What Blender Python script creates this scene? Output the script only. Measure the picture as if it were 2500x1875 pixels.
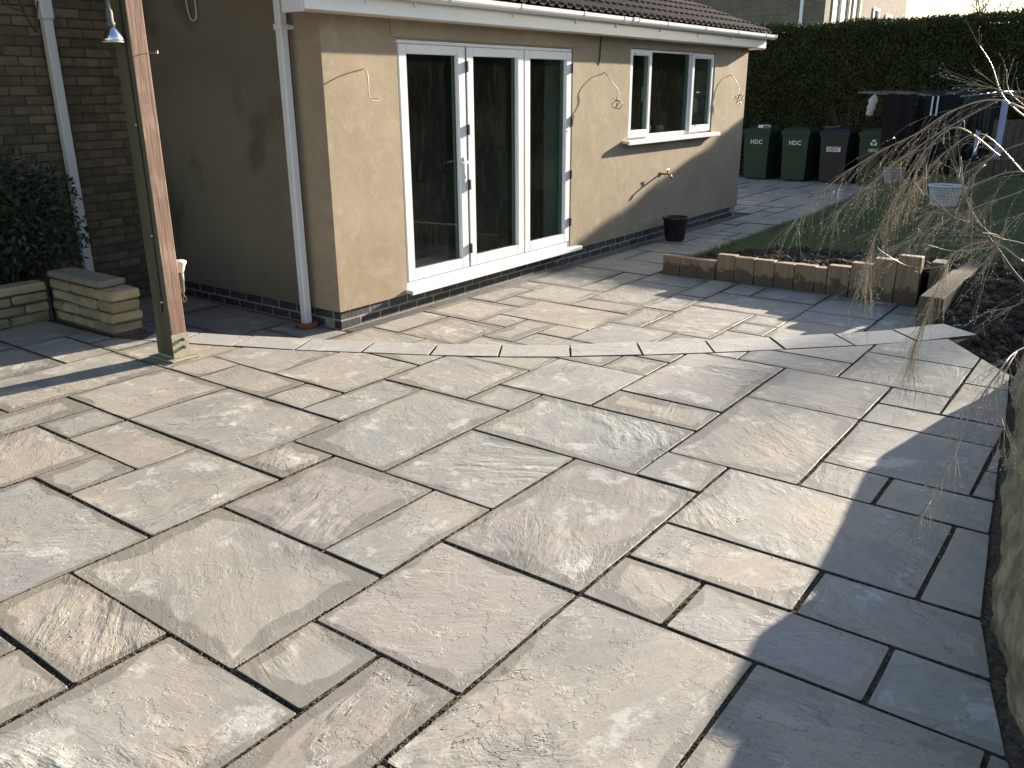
import bpy, math, random
import numpy as np
from mathutils import Vector, Matrix

for o in list(bpy.data.objects):
    bpy.data.objects.remove(o)
sc = bpy.context.scene
COL = sc.collection
random.seed(7)
rng = np.random.default_rng(7)

# ------------------------------------------------------------------ camera, sky, sun, exposure
cam_d = bpy.data.cameras.new('camera')
cam = bpy.data.objects.new('camera', cam_d)
COL.objects.link(cam)
cam_d.sensor_width = 36.0
cam_d.lens = 2093.634 / 2500 * 36.0
cam_d.clip_start = 0.05
cam_d.clip_end = 2000
RT = ((0.5944091245, -0.2650344717, 0.7592328506),
      (-0.8041371726, -0.1883620760, 0.5638112591),
      (-0.0064187433, -0.9456619148, -0.3250882074))
cam.matrix_world = Matrix(((RT[0][0], -RT[0][1], -RT[0][2], 0), (RT[1][0], -RT[1][1], -RT[1][2], 0),
                           (RT[2][0], -RT[2][1], -RT[2][2], 1.6), (0, 0, 0, 1)))
sc.camera = cam

SUN = Vector((1.0, -0.20, 0.268)).normalized()
world = bpy.data.worlds.new('World')
sc.world = world
world.use_nodes = True
wn = world.node_tree
sky = wn.nodes.new('ShaderNodeTexSky')
sky.sky_type = 'NISHITA'
sky.sun_disc = False
sky.sun_elevation = math.asin(SUN.z)
sky.sun_rotation = math.atan2(SUN.x, SUN.y)
sky.air_density = 1.0
sky.dust_density = 1.0
sky.ozone_density = 1.2
bg = wn.nodes['Background']
bg.inputs['Strength'].default_value = 0.082
wn.links.new(sky.outputs[0], bg.inputs['Color'])

sun_d = bpy.data.lights.new('sun', 'SUN')
sun_d.energy = 5.0
sun_d.angle = math.radians(0.55)
sun_d.color = (1.0, 0.89, 0.74)
sun = bpy.data.objects.new('sun', sun_d)
sun.rotation_euler = SUN.to_track_quat('Z', 'Y').to_euler()
COL.objects.link(sun)

sc.view_settings.view_transform = 'Standard'
sc.view_settings.look = 'None'
sc.view_settings.gamma = 1.0
sc.view_settings.use_curve_mapping = False
sc.view_settings.exposure = 1.82
sc.render.engine = 'CYCLES'
sc.cycles.max_bounces = 8
sc.cycles.transparent_max_bounces = 16

# ------------------------------------------------------------------ object helpers
def tag(o, label, cat, group=None):
    o['label'] = label
    o['category'] = cat
    if group:
        o['group'] = group
    return o

def structure(o):
    o['kind'] = 'structure'
    return o

def empty(name, loc=(0, 0, 0), rz=0.0, parent=None):
    o = bpy.data.objects.new(name, None)
    o.empty_display_size = 0.1
    COL.objects.link(o)
    o.location = loc
    o.rotation_euler = (0, 0, rz)
    if parent:
        o.parent = parent
    return o

def link_mesh(name, me, mat=None, parent=None, loc=None, rot=None):
    if mat is not None and not me.materials:
        me.materials.append(mat)
    o = bpy.data.objects.new(name, me)
    COL.objects.link(o)
    if loc is not None:
        o.location = loc
    if rot is not None:
        o.rotation_euler = rot
    if parent is not None:
        o.parent = parent
    return o

def mesh_from(name, verts, faces, mat=None, smooth=False):
    me = bpy.data.meshes.new(name)
    me.from_pydata(verts, [], faces)
    if mat is not None:
        me.materials.append(mat)
    if smooth:
        me.polygons.foreach_set('use_smooth', [True] * len(me.polygons))
    me.update()
    return me

def mesh_np(name, V, F, mat, smooth=False):
    """V (n,3), F (m,k) numpy arrays, k = 3 or 4"""
    me = bpy.data.meshes.new(name)
    n, m, k = len(V), len(F), F.shape[1]
    me.vertices.add(n)
    me.vertices.foreach_set('co', np.asarray(V, np.float32).ravel())
    me.loops.add(m * k)
    me.loops.foreach_set('vertex_index', np.asarray(F, np.int32).ravel())
    me.polygons.add(m)
    me.polygons.foreach_set('loop_start', np.arange(0, m * k, k, dtype=np.int32))
    if smooth:
        me.polygons.foreach_set('use_smooth', np.ones(m, dtype=bool))
    me.materials.append(mat)
    me.update(calc_edges=True)
    return me

class MB:
    def __init__(self):
        self.v, self.f = [], []

    def add(self, verts, faces):
        n = len(self.v)
        self.v += [tuple(p) for p in verts]
        self.f += [tuple(i + n for i in f) for f in faces]
        return self

    def box(self, x0, x1, y0, y1, z0, z1, b=0.0, jit=0.0):
        """box, with chamfered edges when b > 0"""
        if b <= 0:
            v = [(x, y, z) for x in (x0, x1) for y in (y0, y1) for z in (z0, z1)]
            f = [(0, 1, 3, 2), (4, 6, 7, 5), (0, 4, 5, 1), (2, 3, 7, 6), (0, 2, 6, 4), (1, 5, 7, 3)]
            return self.add(v, f)
        lo, hi = (x0, y0, z0), (x1, y1, z1)
        v, idx = [], {}
        for c in range(8):
            s = ((c >> 2) & 1, (c >> 1) & 1, c & 1)
            for a in range(3):
                p = []
                for k in range(3):
                    e = hi[k] if s[k] else lo[k]
                    if k != a:
                        e += -b if s[k] else b
                    if jit:
                        e += random.uniform(-jit, jit)
                    p.append(e)
                idx[(s, a)] = len(v)
                v.append(p)
        f = []
        for a in range(3):
            u, w = (a + 1) % 3, (a + 2) % 3
            for sa in (0, 1):
                q = []
                for su, sw in ((0, 0), (1, 0), (1, 1), (0, 1)):
                    s = [0, 0, 0]
                    s[a], s[u], s[w] = sa, su, sw
                    q.append(idx[(tuple(s), a)])
                f.append(q if sa else q[::-1])
        for a in range(3):
            u, w = (a + 1) % 3, (a + 2) % 3
            for su in (0, 1):
                for sw in (0, 1):
                    s0, s1 = [0, 0, 0], [0, 0, 0]
                    s0[u] = s1[u] = su
                    s0[w] = s1[w] = sw
                    s1[a] = 1
                    q = [idx[(tuple(s0), u)], idx[(tuple(s1), u)], idx[(tuple(s1), w)], idx[(tuple(s0), w)]]
                    f.append(q if (su == sw) == False else q[::-1])
        for c in range(8):
            s = ((c >> 2) & 1, (c >> 1) & 1, c & 1)
            q = [idx[(s, 0)], idx[(s, 1)], idx[(s, 2)]]
            f.append(q if sum(s) % 2 else q[::-1])
        return self.add(v, f)

    def tube(self, pts, r, n=8, r1=None, caps=True):
        pts = [Vector(p) for p in pts]
        m = len(pts)
        up = Vector((0, 0, 1))
        rings = []
        prev = None
        for i, p in enumerate(pts):
            t = (pts[min(i + 1, m - 1)] - pts[max(i - 1, 0)])
            t = t.normalized() if t.length > 1e-9 else Vector((0, 0, 1))
            a = prev if prev is not None else (up if abs(t.z) < 0.9 else Vector((1, 0, 0)))
            a = (a - t * a.dot(t))
            a = a.normalized() if a.length > 1e-6 else t.orthogonal().normalized()
            prev = a
            b = t.cross(a)
            rr = r if r1 is None else r + (r1 - r) * i / max(1, m - 1)
            rings.append([p + (a * math.cos(2 * math.pi * k / n) + b * math.sin(2 * math.pi * k / n)) * rr for k in range(n)])
        v = [q for ring in rings for q in ring]
        f = [(i * n + k, i * n + (k + 1) % n, (i + 1) * n + (k + 1) % n, (i + 1) * n + k) for i in range(m - 1) for k in range(n)]
        if caps:
            f.append(tuple(range(n))[::-1])
            f.append(tuple((m - 1) * n + k for k in range(n)))
        return self.add(v, f)

    def lathe(self, prof, c=(0, 0, 0), n=24, axis='z', cap0=True, cap1=True):
        v, f = [], []
        for (r, h) in prof:
            for k in range(n):
                a = 2 * math.pi * k / n
                p = (r * math.cos(a), r * math.sin(a), h)
                if axis == 'x':
                    p = (h, p[0], p[1])
                if axis == 'y':
                    p = (p[1], h, p[0])
                v.append((p[0] + c[0], p[1] + c[1], p[2] + c[2]))
        for i in range(len(prof) - 1):
            for k in range(n):
                f.append((i * n + k, i * n + (k + 1) % n, (i + 1) * n + (k + 1) % n, (i + 1) * n + k))
        if cap0:
            f.append(tuple(range(n))[::-1])
        if cap1:
            f.append(tuple((len(prof) - 1) * n + k for k in range(n)))
        return self.add(v, f)

    def prism(self, poly, z0, z1):
        n = len(poly)
        v = [(x, y, z0) for x, y in poly] + [(x, y, z1) for x, y in poly]
        f = [tuple(range(n))[::-1], tuple(range(n, 2 * n))]
        f += [(k, (k + 1) % n, n + (k + 1) % n, n + k) for k in range(n)]
        return self.add(v, f)

    def mesh(self, name, mat, smooth=False):
        return mesh_from(name, self.v, self.f, mat, smooth)

    def obj(self, name, mat, parent=None, smooth=False, loc=None, rot=None):
        return link_mesh(name, self.mesh(name, mat, smooth), None, parent, loc, rot)

# ------------------------------------------------------------------ materials
def nodes_of(name):
    m = bpy.data.materials.new(name)
    m.use_nodes = True
    nt = m.node_tree
    b = nt.nodes['Principled BSDF']
    return m, nt, b

def nd(nt, kind, **kw):
    n = nt.nodes.new('ShaderNode' + kind)
    for k, v in kw.items():
        setattr(n, k, v)
    return n

def setin(nt, sock, val):
    if hasattr(val, 'is_linked') or isinstance(val, bpy.types.NodeSocket):
        nt.links.new(val, sock)
    else:
        sock.default_value = val

def math_n(nt, op, a, b=0.0, c=None, clamp=False):
    n = nd(nt, 'Math', operation=op)
    n.use_clamp = clamp
    setin(nt, n.inputs[0], a)
    setin(nt, n.inputs[1], b)
    if c is not None:
        setin(nt, n.inputs[2], c)
    return n.outputs[0]

def noise(nt, vec, scale, detail=4.0, rough=0.55, dist=0.0):
    n = nd(nt, 'TexNoise')
    n.inputs['Scale'].default_value = scale
    n.inputs['Detail'].default_value = detail
    n.inputs['Roughness'].default_value = rough
    n.inputs['Distortion'].default_value = dist
    if vec is not None:
        nt.links.new(vec, n.inputs['Vector'])
    return n.outputs['Fac']

def ramp(nt, fac, stops, interp='LINEAR'):
    r = nd(nt, 'ValToRGB')
    r.color_ramp.interpolation = interp
    el = r.color_ramp.elements
    while len(el) > 1:
        el.remove(el[-1])
    el[0].position = stops[0][0]
    el[0].color = (*stops[0][1], 1) if len(stops[0][1]) == 3 else stops[0][1]
    for p, c in stops[1:]:
        e = el.new(p)
        e.color = (*c, 1)
    nt.links.new(fac, r.inputs[0])
    return r.outputs[0]

def smooth(nt, val, lo, hi, o0=0.0, o1=1.0):
    n = nd(nt, 'MapRange', interpolation_type='SMOOTHSTEP')
    setin(nt, n.inputs[0], val)
    n.inputs[1].default_value = lo
    n.inputs[2].default_value = hi
    n.inputs[3].default_value = o0
    n.inputs[4].default_value = o1
    return n.outputs[0]

def mixc(nt, fac, a, b, mode='MIX'):
    n = nd(nt, 'Mix', data_type='RGBA', blend_type=mode)
    setin(nt, n.inputs[0], fac)
    setin(nt, n.inputs[6], a if not isinstance(a, tuple) else (*a, 1))
    setin(nt, n.inputs[7], b if not isinstance(b, tuple) else (*b, 1))
    return n.outputs[2]

def bump(nt, height, bsdf, dist=1.0, strength=1.0):
    n = nd(nt, 'Bump')
    n.inputs['Strength'].default_value = strength
    n.inputs['Distance'].default_value = dist
    nt.links.new(height, n.inputs['Height'])
    nt.links.new(n.outputs[0], bsdf.inputs['Normal'])

def objvec(nt, world=False, scale=None, rnd=True):
    """object coordinates, shifted per object, so that copies do not repeat"""
    tc = nd(nt, 'TexCoord')
    v = tc.outputs['Object']
    if world:
        g = nd(nt, 'NewGeometry')
        v = g.outputs['Position']
    elif rnd:
        oi = nd(nt, 'ObjectInfo')
        m = math_n(nt, 'MULTIPLY', oi.outputs['Random'], 57.0)
        add = nd(nt, 'VectorMath', operation='ADD')
        nt.links.new(v, add.inputs[0])
        nt.links.new(m, add.inputs[1])
        v = add.outputs[0]
    if scale:
        mp = nd(nt, 'VectorMath', operation='MULTIPLY')
        nt.links.new(v, mp.inputs[0])
        mp.inputs[1].default_value = scale
        v = mp.outputs[0]
    return v

def simple(name, c1, c2=None, rough=0.7, scale=6.0, bmp=0.0, bscale=40.0, spec=0.3, world=False, metal=0.0, stretch=None, perobj=0.0, detail=5.0):
    m, nt, b = nodes_of(name)
    b.inputs['Roughness'].default_value = rough
    b.inputs['Specular IOR Level'].default_value = spec
    b.inputs['Metallic'].default_value = metal
    v = objvec(nt, world=world, scale=stretch)
    c2 = c2 or tuple(x * 0.8 for x in c1)
    fac = smooth(nt, noise(nt, v, scale, detail), 0.3, 0.7)
    col = mixc(nt, fac, c1, c2)
    if perobj:
        oi = nd(nt, 'ObjectInfo')
        k = smooth(nt, oi.outputs['Random'], 0, 1, 1 - perobj, 1 + perobj)
        hs = nd(nt, 'HueSaturation')
        nt.links.new(k, hs.inputs['Value'])
        nt.links.new(col, hs.inputs['Color'])
        col = hs.outputs[0]
    nt.links.new(col, b.inputs['Base Color'])
    if bmp:
        bump(nt, noise(nt, v, bscale, 6), b, bmp)
    return m

def slab_material(name='riven_sandstone', sawn=False):
    m, nt, b = nodes_of(name)
    oi = nd(nt, 'ObjectInfo')
    R = oi.outputs['Random']
    r2 = math_n(nt, 'FRACT', math_n(nt, 'MULTIPLY', R, 17.31))
    r3 = math_n(nt, 'FRACT', math_n(nt, 'MULTIPLY', R, 41.77))
    r4 = math_n(nt, 'FRACT', math_n(nt, 'MULTIPLY', R, 93.13))
    uv = nd(nt, 'UVMap', uv_map='a').outputs[0]
    uvb = nd(nt, 'UVMap', uv_map='b').outputs[0]
    rot = nd(nt, 'VectorRotate', rotation_type='Z_AXIS')
    nt.links.new(uv, rot.inputs['Vector'])
    nt.links.new(math_n(nt, 'MULTIPLY', r2, 3.14), rot.inputs['Angle'])
    comb = nd(nt, 'CombineXYZ')
    nt.links.new(math_n(nt, 'MULTIPLY', r3, 60.0), comb.inputs[0])
    nt.links.new(math_n(nt, 'MULTIPLY', r4, 60.0), comb.inputs[1])
    nt.links.new(math_n(nt, 'MULTIPLY', R, 30.0), comb.inputs[2])
    add = nd(nt, 'VectorMath', operation='ADD')
    nt.links.new(rot.outputs[0], add.inputs[0])
    nt.links.new(comb.outputs[0], add.inputs[1])
    P = add.outputs[0]
    st = nd(nt, 'VectorMath', operation='MULTIPLY')
    nt.links.new(P, st.inputs[0])
    st.inputs[1].default_value = (1.0, 3.2, 1.0)
    S = st.outputs[0]
    # tone of the stone
    base = ramp(nt, R, [(0.0, (0.315, 0.285, 0.245)), (0.16, (0.255, 0.255, 0.24)), (0.32, (0.33, 0.295, 0.245)), (0.46, (0.265, 0.24, 0.22)),
                        (0.60, (0.29, 0.285, 0.26)), (0.74, (0.335, 0.305, 0.255)), (0.88, (0.275, 0.27, 0.255)), (1.0, (0.30, 0.27, 0.245))])
    if sawn:
        base = mixc(nt, 0.6, base, (0.40, 0.40, 0.395))
    k = 0.3 if sawn else 1.0
    warm = smooth(nt, noise(nt, P, 1.6, 4), 0.45, 0.66)
    base = mixc(nt, math_n(nt, 'MULTIPLY', warm, 0.5 * k), base, (0.36, 0.30, 0.22))
    cool = smooth(nt, noise(nt, P, 2.4, 5), 0.48, 0.66)
    base = mixc(nt, math_n(nt, 'MULTIPLY', cool, 0.6 * k), base, (0.195, 0.19, 0.185))
    cloud = smooth(nt, noise(nt, S, 3.0, 9, 0.72), 0.50, 0.66)
    base = mixc(nt, math_n(nt, 'MULTIPLY', cloud, 0.45), base, (0.44, 0.41, 0.36))
    bloom = smooth(nt, noise(nt, P, 4.2, 10, 0.72), 0.555, 0.625)
    base = mixc(nt, math_n(nt, 'MULTIPLY', bloom, 0.62), base, (0.55, 0.53, 0.48))
    mott = smooth(nt, noise(nt, S, 16.0, 7, 0.7), 0.35, 0.7)
    base = mixc(nt, math_n(nt, 'MULTIPLY', mott, 0.30), base, (0.42, 0.39, 0.345))
    fine = noise(nt, P, 110.0, 4, 0.65)
    base = mixc(nt, smooth(nt, fine, 0.42, 0.75, 0.0, 0.38), base, (0.16, 0.145, 0.12))
    # riven relief: thin ledges that follow the bedding, flaked layers
    lump = noise(nt, S, 1.4, 6, 0.58, 0.6)
    t = math_n(nt, 'MULTIPLY', lump, math_n(nt, 'MULTIPLY_ADD', r3, 6.0, 4.0))
    fr = math_n(nt, 'FRACT', t)
    step = math_n(nt, 'SUBTRACT', smooth(nt, fr, 0.0, 0.05), fr)
    gate = smooth(nt, noise(nt, P, 1.9, 4), 0.50, 0.60)
    relief = math_n(nt, 'MULTIPLY', math_n(nt, 'MULTIPLY', step, gate), math_n(nt, 'MULTIPLY_ADD', r4, 0.0034, 0.0018))
    crack = math_n(nt, 'MULTIPLY', smooth(nt, fr, 0.0, 0.035, 1.0, 0.0), gate)
    base = mixc(nt, math_n(nt, 'MULTIPLY', crack, 0.5), base, (0.10, 0.09, 0.08))
    fl = noise(nt, P, 2.3, 8, 0.62)
    flake = math_n(nt, 'ADD', smooth(nt, fl, 0.50, 0.508), smooth(nt, fl, 0.57, 0.576))
    fl2 = noise(nt, S, 3.6, 7, 0.62)
    flake2 = math_n(nt, 'ADD', smooth(nt, fl2, 0.54, 0.55), smooth(nt, fl2, 0.61, 0.62))
    base = mixc(nt, math_n(nt, 'MULTIPLY', smooth(nt, fl2, 0.61, 0.62), 0.18), base, (0.20, 0.18, 0.16))
    # pits and grit
    pit = smooth(nt, noise(nt, P, 30.0, 3, 0.6), 0.72, 0.75)
    base = mixc(nt, math_n(nt, 'MULTIPLY', pit, 0.7), base, (0.12, 0.105, 0.09))
    # damp margins that creep in from the joints
    sa = nd(nt, 'SeparateXYZ'); nt.links.new(uv, sa.inputs[0])
    sb = nd(nt, 'SeparateXYZ'); nt.links.new(uvb, sb.inputs[0])
    e = math_n(nt, 'MINIMUM', math_n(nt, 'MINIMUM', sa.outputs[0], sa.outputs[1]), math_n(nt, 'MINIMUM', sb.outputs[0], sb.outputs[1]))
    wob = math_n(nt, 'MULTIPLY', math_n(nt, 'SUBTRACT', noise(nt, P, 2.6, 4, 0.5), 0.5), 0.26)
    de = math_n(nt, 'SUBTRACT', math_n(nt, 'ADD', e, wob), math_n(nt, 'MULTIPLY_ADD', r2, 0.052, 0.012))
    damp = smooth(nt, de, 0.0, 0.012, 1.0, 0.0)
    dampw = math_n(nt, 'MULTIPLY', damp, 0.1 if sawn else 0.62)
    base = mixc(nt, dampw, base, (0.165, 0.150, 0.125))
    nt.links.new(base, b.inputs['Base Color'])
    nt.links.new(math_n(nt, 'MULTIPLY_ADD', damp, -0.18, 0.72), b.inputs['Roughness'])
    b.inputs['Specular IOR Level'].default_value = 0.35
    rip = math_n(nt, 'MULTIPLY', noise(nt, S, 7.0, 7, 0.6), math_n(nt, 'MULTIPLY', smooth(nt, r2, 0.55, 1.0), 0.0020))
    h = math_n(nt, 'ADD', relief, rip)
    h = math_n(nt, 'ADD', h, math_n(nt, 'MULTIPLY', flake, 0.0013))
    h = math_n(nt, 'ADD', h, math_n(nt, 'MULTIPLY', flake2, 0.0007))
    h = math_n(nt, 'ADD', h, math_n(nt, 'MULTIPLY', noise(nt, P, 4.0, 7, 0.55), 0.0024))
    h = math_n(nt, 'ADD', h, math_n(nt, 'MULTIPLY', noise(nt, P, 90.0, 4, 0.6), 0.0007))
    h = math_n(nt, 'SUBTRACT', h, math_n(nt, 'MULTIPLY', pit, 0.002))
    bump(nt, h, b, 1.0, 0.6 if sawn else 1.0)
    return m

def render_material():
    """sand and cement render: floated arcs, damp clouds"""
    m, nt, b = nodes_of('cement_render')
    v = objvec(nt, world=True)
    base = mixc(nt, smooth(nt, noise(nt, v, 1.1, 4), 0.3, 0.7), (0.385, 0.312, 0.218), (0.325, 0.262, 0.184))
    sw = noise(nt, v, 3.2, 4, 0.5, 2.6)
    base = mixc(nt, smooth(nt, sw, 0.45, 0.62, 0.0, 0.2), base, (0.27, 0.215, 0.15))
    base = mixc(nt, smooth(nt, noise(nt, v, 7.0, 6, 0.6, 1.0), 0.5, 0.68, 0.0, 0.4), base, (0.46, 0.375, 0.265))
    base = mixc(nt, smooth(nt, noise(nt, v, 120.0, 3), 0.55, 0.75, 0.0, 0.2), base, (0.25, 0.19, 0.125))
    nt.links.new(base, b.inputs['Base Color'])
    b.inputs['Roughness'].default_value = 0.92
    b.inputs['Specular IOR Level'].default_value = 0.15
    h = math_n(nt, 'ADD', math_n(nt, 'MULTIPLY', sw, 0.0018), math_n(nt, 'MULTIPLY', noise(nt, v, 110.0, 4), 0.0016))
    h = math_n(nt, 'ADD', h, math_n(nt, 'MULTIPLY', noise(nt, v, 1.7, 3), 0.006))
    bump(nt, h, b)
    return m

def shaded_render_material():
    m, nt, b = nodes_of('shaded_stained_render')
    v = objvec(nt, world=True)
    base = mixc(nt, smooth(nt, noise(nt, v, 1.0, 4), 0.3, 0.7), (0.225, 0.185, 0.127), (0.175, 0.145, 0.10))  # same render toned down for the wall's shade; the stains below are its own
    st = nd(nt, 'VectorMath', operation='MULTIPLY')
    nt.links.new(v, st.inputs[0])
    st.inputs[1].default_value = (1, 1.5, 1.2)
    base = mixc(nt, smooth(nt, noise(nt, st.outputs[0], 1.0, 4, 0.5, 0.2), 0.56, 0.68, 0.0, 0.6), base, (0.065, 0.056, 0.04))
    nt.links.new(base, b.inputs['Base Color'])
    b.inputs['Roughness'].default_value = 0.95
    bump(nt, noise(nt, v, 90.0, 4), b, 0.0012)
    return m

def glass_material():
    m = bpy.data.materials.new('dusty_glass')
    m.use_nodes = True
    nt = m.node_tree
    nt.nodes.remove(nt.nodes['Principled BSDF'])
    out = nt.nodes['Material Output']
    tr = nd(nt, 'BsdfTransparent'); tr.inputs[0].default_value = (0.66, 0.74, 0.70, 1)
    gl = nd(nt, 'BsdfGlossy'); gl.inputs['Roughness'].default_value = 0.015
    gl.inputs['Color'].default_value = (0.9, 0.93, 0.92, 1)
    gm = nd(nt, 'NewGeometry')
    dt = nd(nt, 'VectorMath', operation='DOT_PRODUCT')
    nt.links.new(gm.outputs['Normal'], dt.inputs[0]); nt.links.new(gm.outputs['Incoming'], dt.inputs[1])
    om = math_n(nt, 'SUBTRACT', 1.0, math_n(nt, 'ABSOLUTE', dt.outputs['Value']), clamp=True)
    sch = math_n(nt, 'MULTIPLY_ADD', math_n(nt, 'POWER', om, 5.0), 0.95, 0.05)
    mx = nd(nt, 'MixShader')
    nt.links.new(sch, mx.inputs[0]); nt.links.new(tr.outputs[0], mx.inputs[1]); nt.links.new(gl.outputs[0], mx.inputs[2])
    df = nd(nt, 'BsdfDiffuse'); df.inputs[0].default_value = (0.36, 0.33, 0.27, 1)
    v = objvec(nt, world=True, scale=(9.0, 9.0, 1.3))
    v2 = objvec(nt, world=True)
    dust = math_n(nt, 'ADD', smooth(nt, noise(nt, v, 4.0, 5, 0.65), 0.45, 0.75, 0.006, 0.026), smooth(nt, noise(nt, v2, 2.0, 4), 0.4, 0.7, 0.0, 0.012))
    m2 = nd(nt, 'MixShader')
    nt.links.new(dust, m2.inputs[0]); nt.links.new(mx.outputs[0], m2.inputs[1]); nt.links.new(df.outputs[0], m2.inputs[2])
    nt.links.new(m2.outputs[0], out.inputs[0])
    return m

def brick_tex_material(name, c1, c2, mortar, sx=1.0):
    m, nt, b = nodes_of(name)
    tc = nd(nt, 'TexCoord')
    sep = nd(nt, 'SeparateXYZ'); nt.links.new(tc.outputs['Object'], sep.inputs[0])
    cb = nd(nt, 'CombineXYZ')
    nt.links.new(math_n(nt, 'ADD', sep.outputs[0], sep.outputs[1]), cb.inputs[0])
    nt.links.new(sep.outputs[2], cb.inputs[1])
    br = nd(nt, 'TexBrick')
    nt.links.new(cb.outputs[0], br.inputs['Vector'])
    br.inputs['Color1'].default_value = (*c1, 1)
    br.inputs['Color2'].default_value = (*c2, 1)
    br.inputs['Mortar'].default_value = (*mortar, 1)
    br.inputs['Scale'].default_value = 1.0
    br.inputs['Mortar Size'].default_value = 0.006
    br.inputs['Brick Width'].default_value = 0.225
    br.inputs['Row Height'].default_value = 0.075
    col = mixc(nt, smooth(nt, noise(nt, tc.outputs['Object'], 3.0, 5), 0.35, 0.7, 0.0, 0.5), br.outputs['Color'], tuple(x * 0.55 for x in c1))
    nt.links.new(col, b.inputs['Base Color'])
    b.inputs['Roughness'].default_value = 0.9
    bump(nt, math_n(nt, 'MULTIPLY', br.outputs['Fac'], -1.0), b, 0.006)
    return m

def sleeper_material():
    m, nt, b = nodes_of('oak_sleeper')
    v = objvec(nt, scale=(1, 1, 0.12))
    v1 = objvec(nt)
    base = mixc(nt, smooth(nt, noise(nt, v, 22.0, 6, 0.6), 0.3, 0.7), (0.30, 0.20, 0.115), (0.20, 0.13, 0.072))
    base = mixc(nt, smooth(nt, noise(nt, v1, 26.0, 3), 0.68, 0.74, 0, 0.8), base, (0.06, 0.045, 0.03))
    tc = nd(nt, 'TexCoord')
    sp = nd(nt, 'SeparateXYZ'); nt.links.new(tc.outputs['Object'], sp.inputs[0])
    lift = math_n(nt, 'ADD', sp.outputs[2], math_n(nt, 'MULTIPLY', math_n(nt, 'SUBTRACT', noise(nt, v1, 7.0, 6, 0.7), 0.5), 0.42))
    wet = smooth(nt, lift, 0.095, 0.120, 0.85, 0.0)
    base = mixc(nt, wet, base, (0.075, 0.052, 0.033))
    nt.links.new(base, b.inputs['Base Color'])
    b.inputs['Roughness'].default_value = 0.8
    bump(nt, noise(nt, v, 40.0, 5), b, 0.004)
    return m

def weathered_sleeper_material():
    return simple('weathered_sleeper', (0.155, 0.125, 0.088), (0.095, 0.072, 0.048), 0.88, 9.0, 0.005, 40.0)

def post_material():
    m, nt, b = nodes_of('stained_softwood')
    v = objvec(nt, scale=(1, 1, 0.07))
    v1 = objvec(nt)
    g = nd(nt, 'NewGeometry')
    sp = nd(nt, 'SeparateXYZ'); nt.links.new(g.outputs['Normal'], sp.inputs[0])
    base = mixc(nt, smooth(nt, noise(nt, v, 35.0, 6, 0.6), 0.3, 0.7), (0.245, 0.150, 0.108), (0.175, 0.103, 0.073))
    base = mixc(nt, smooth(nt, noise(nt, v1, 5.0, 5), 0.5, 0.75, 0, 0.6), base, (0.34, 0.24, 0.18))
    shade_olive = mixc(nt, smooth(nt, noise(nt, v, 12.0, 5), 0.3, 0.7), (0.115, 0.105, 0.055), (0.075, 0.065, 0.035))  # olive-dark tone that paints in the shade on the post's -x side
    base = mixc(nt, smooth(nt, sp.outputs[0], -0.4, -0.8), base, shade_olive)
    nt.links.new(base, b.inputs['Base Color'])
    b.inputs['Roughness'].default_value = 0.8
    bump(nt, noise(nt, v, 60.0, 5), b, 0.003)
    return m

def leaf_material(name, c1, c2, rough=0.5, world_scale=1.5):
    m, nt, b = nodes_of(name)
    v = objvec(nt, world=True)
    fac = smooth(nt, noise(nt, v, world_scale, 4), 0.35, 0.65)
    f2 = smooth(nt, noise(nt, v, 40.0, 2), 0.3, 0.7, 0.0, 0.6)
    base = mixc(nt, fac, c1, c2)
    base = mixc(nt, f2, base, tuple(x * 1.6 for x in c2))
    nt.links.new(base, b.inputs['Base Color'])
    b.inputs['Roughness'].default_value = rough
    b.inputs['Specular IOR Level'].default_value = 0.3
    b.inputs['Transmission Weight'].default_value = 0.0
    return m

def spline(P, m=8):
    P = [Vector(p) for p in P]
    out = []
    for k in range(len(P) - 1):
        p0, p1, p2, p3 = P[max(0, k - 1)], P[k], P[k + 1], P[min(len(P) - 1, k + 2)]
        for s in range(m):
            t = s / m
            out.append(0.5 * ((2 * p1) + (p2 - p0) * t + (2 * p0 - 5 * p1 + 4 * p2 - p3) * t * t + (3 * p1 - p0 - 3 * p2 + p3) * t ** 3))
    return out + [P[-1]]

M = {}
M['slab'] = slab_material()
M['sawn'] = slab_material('sawn_sandstone', True)
M['render'] = render_material()
M['side_render'] = shaded_render_material()
M['glass'] = glass_material()
M['joint'] = simple('joint_grit', (0.05, 0.038, 0.026), (0.15, 0.12, 0.085), 0.95, 60.0, 0.014, 80.0, world=True)
M['grit'] = simple('sand_grit', (0.055, 0.043, 0.03), (0.19, 0.155, 0.112), 0.95, 120.0, world=True)
M['sub'] = simple('sub_base', (0.10, 0.085, 0.065), (0.06, 0.05, 0.04), 0.95, 20.0, 0.01, 40.0, world=True)
M['soil'] = simple('wet_soil', (0.045, 0.033, 0.022), (0.085, 0.062, 0.042), 0.9, 9.0, 0.05, 30.0, world=True)
M['turf'] = simple('turf', (0.055, 0.065, 0.028), (0.085, 0.078, 0.045), 0.95, 4.0, 0.03, 60.0, world=True)
M['grass'] = leaf_material('grass_blade', (0.115, 0.150, 0.055), (0.165, 0.170, 0.080), 0.65, 0.8)
M['upvc'] = simple('white_upvc', (0.80, 0.80, 0.79), (0.77, 0.77, 0.765), 0.28, 3.0, 0, spec=0.5)
M['gasket'] = simple('black_gasket', (0.02, 0.02, 0.02), (0.03, 0.03, 0.03), 0.5, 5.0)
M['plaster'] = simple('pale_plaster', (0.30, 0.33, 0.31), (0.27, 0.30, 0.28), 0.9, 3.0)
M['room'] = simple('room_paint', (0.10, 0.105, 0.10), (0.08, 0.085, 0.08), 0.95, 2.0)
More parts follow.
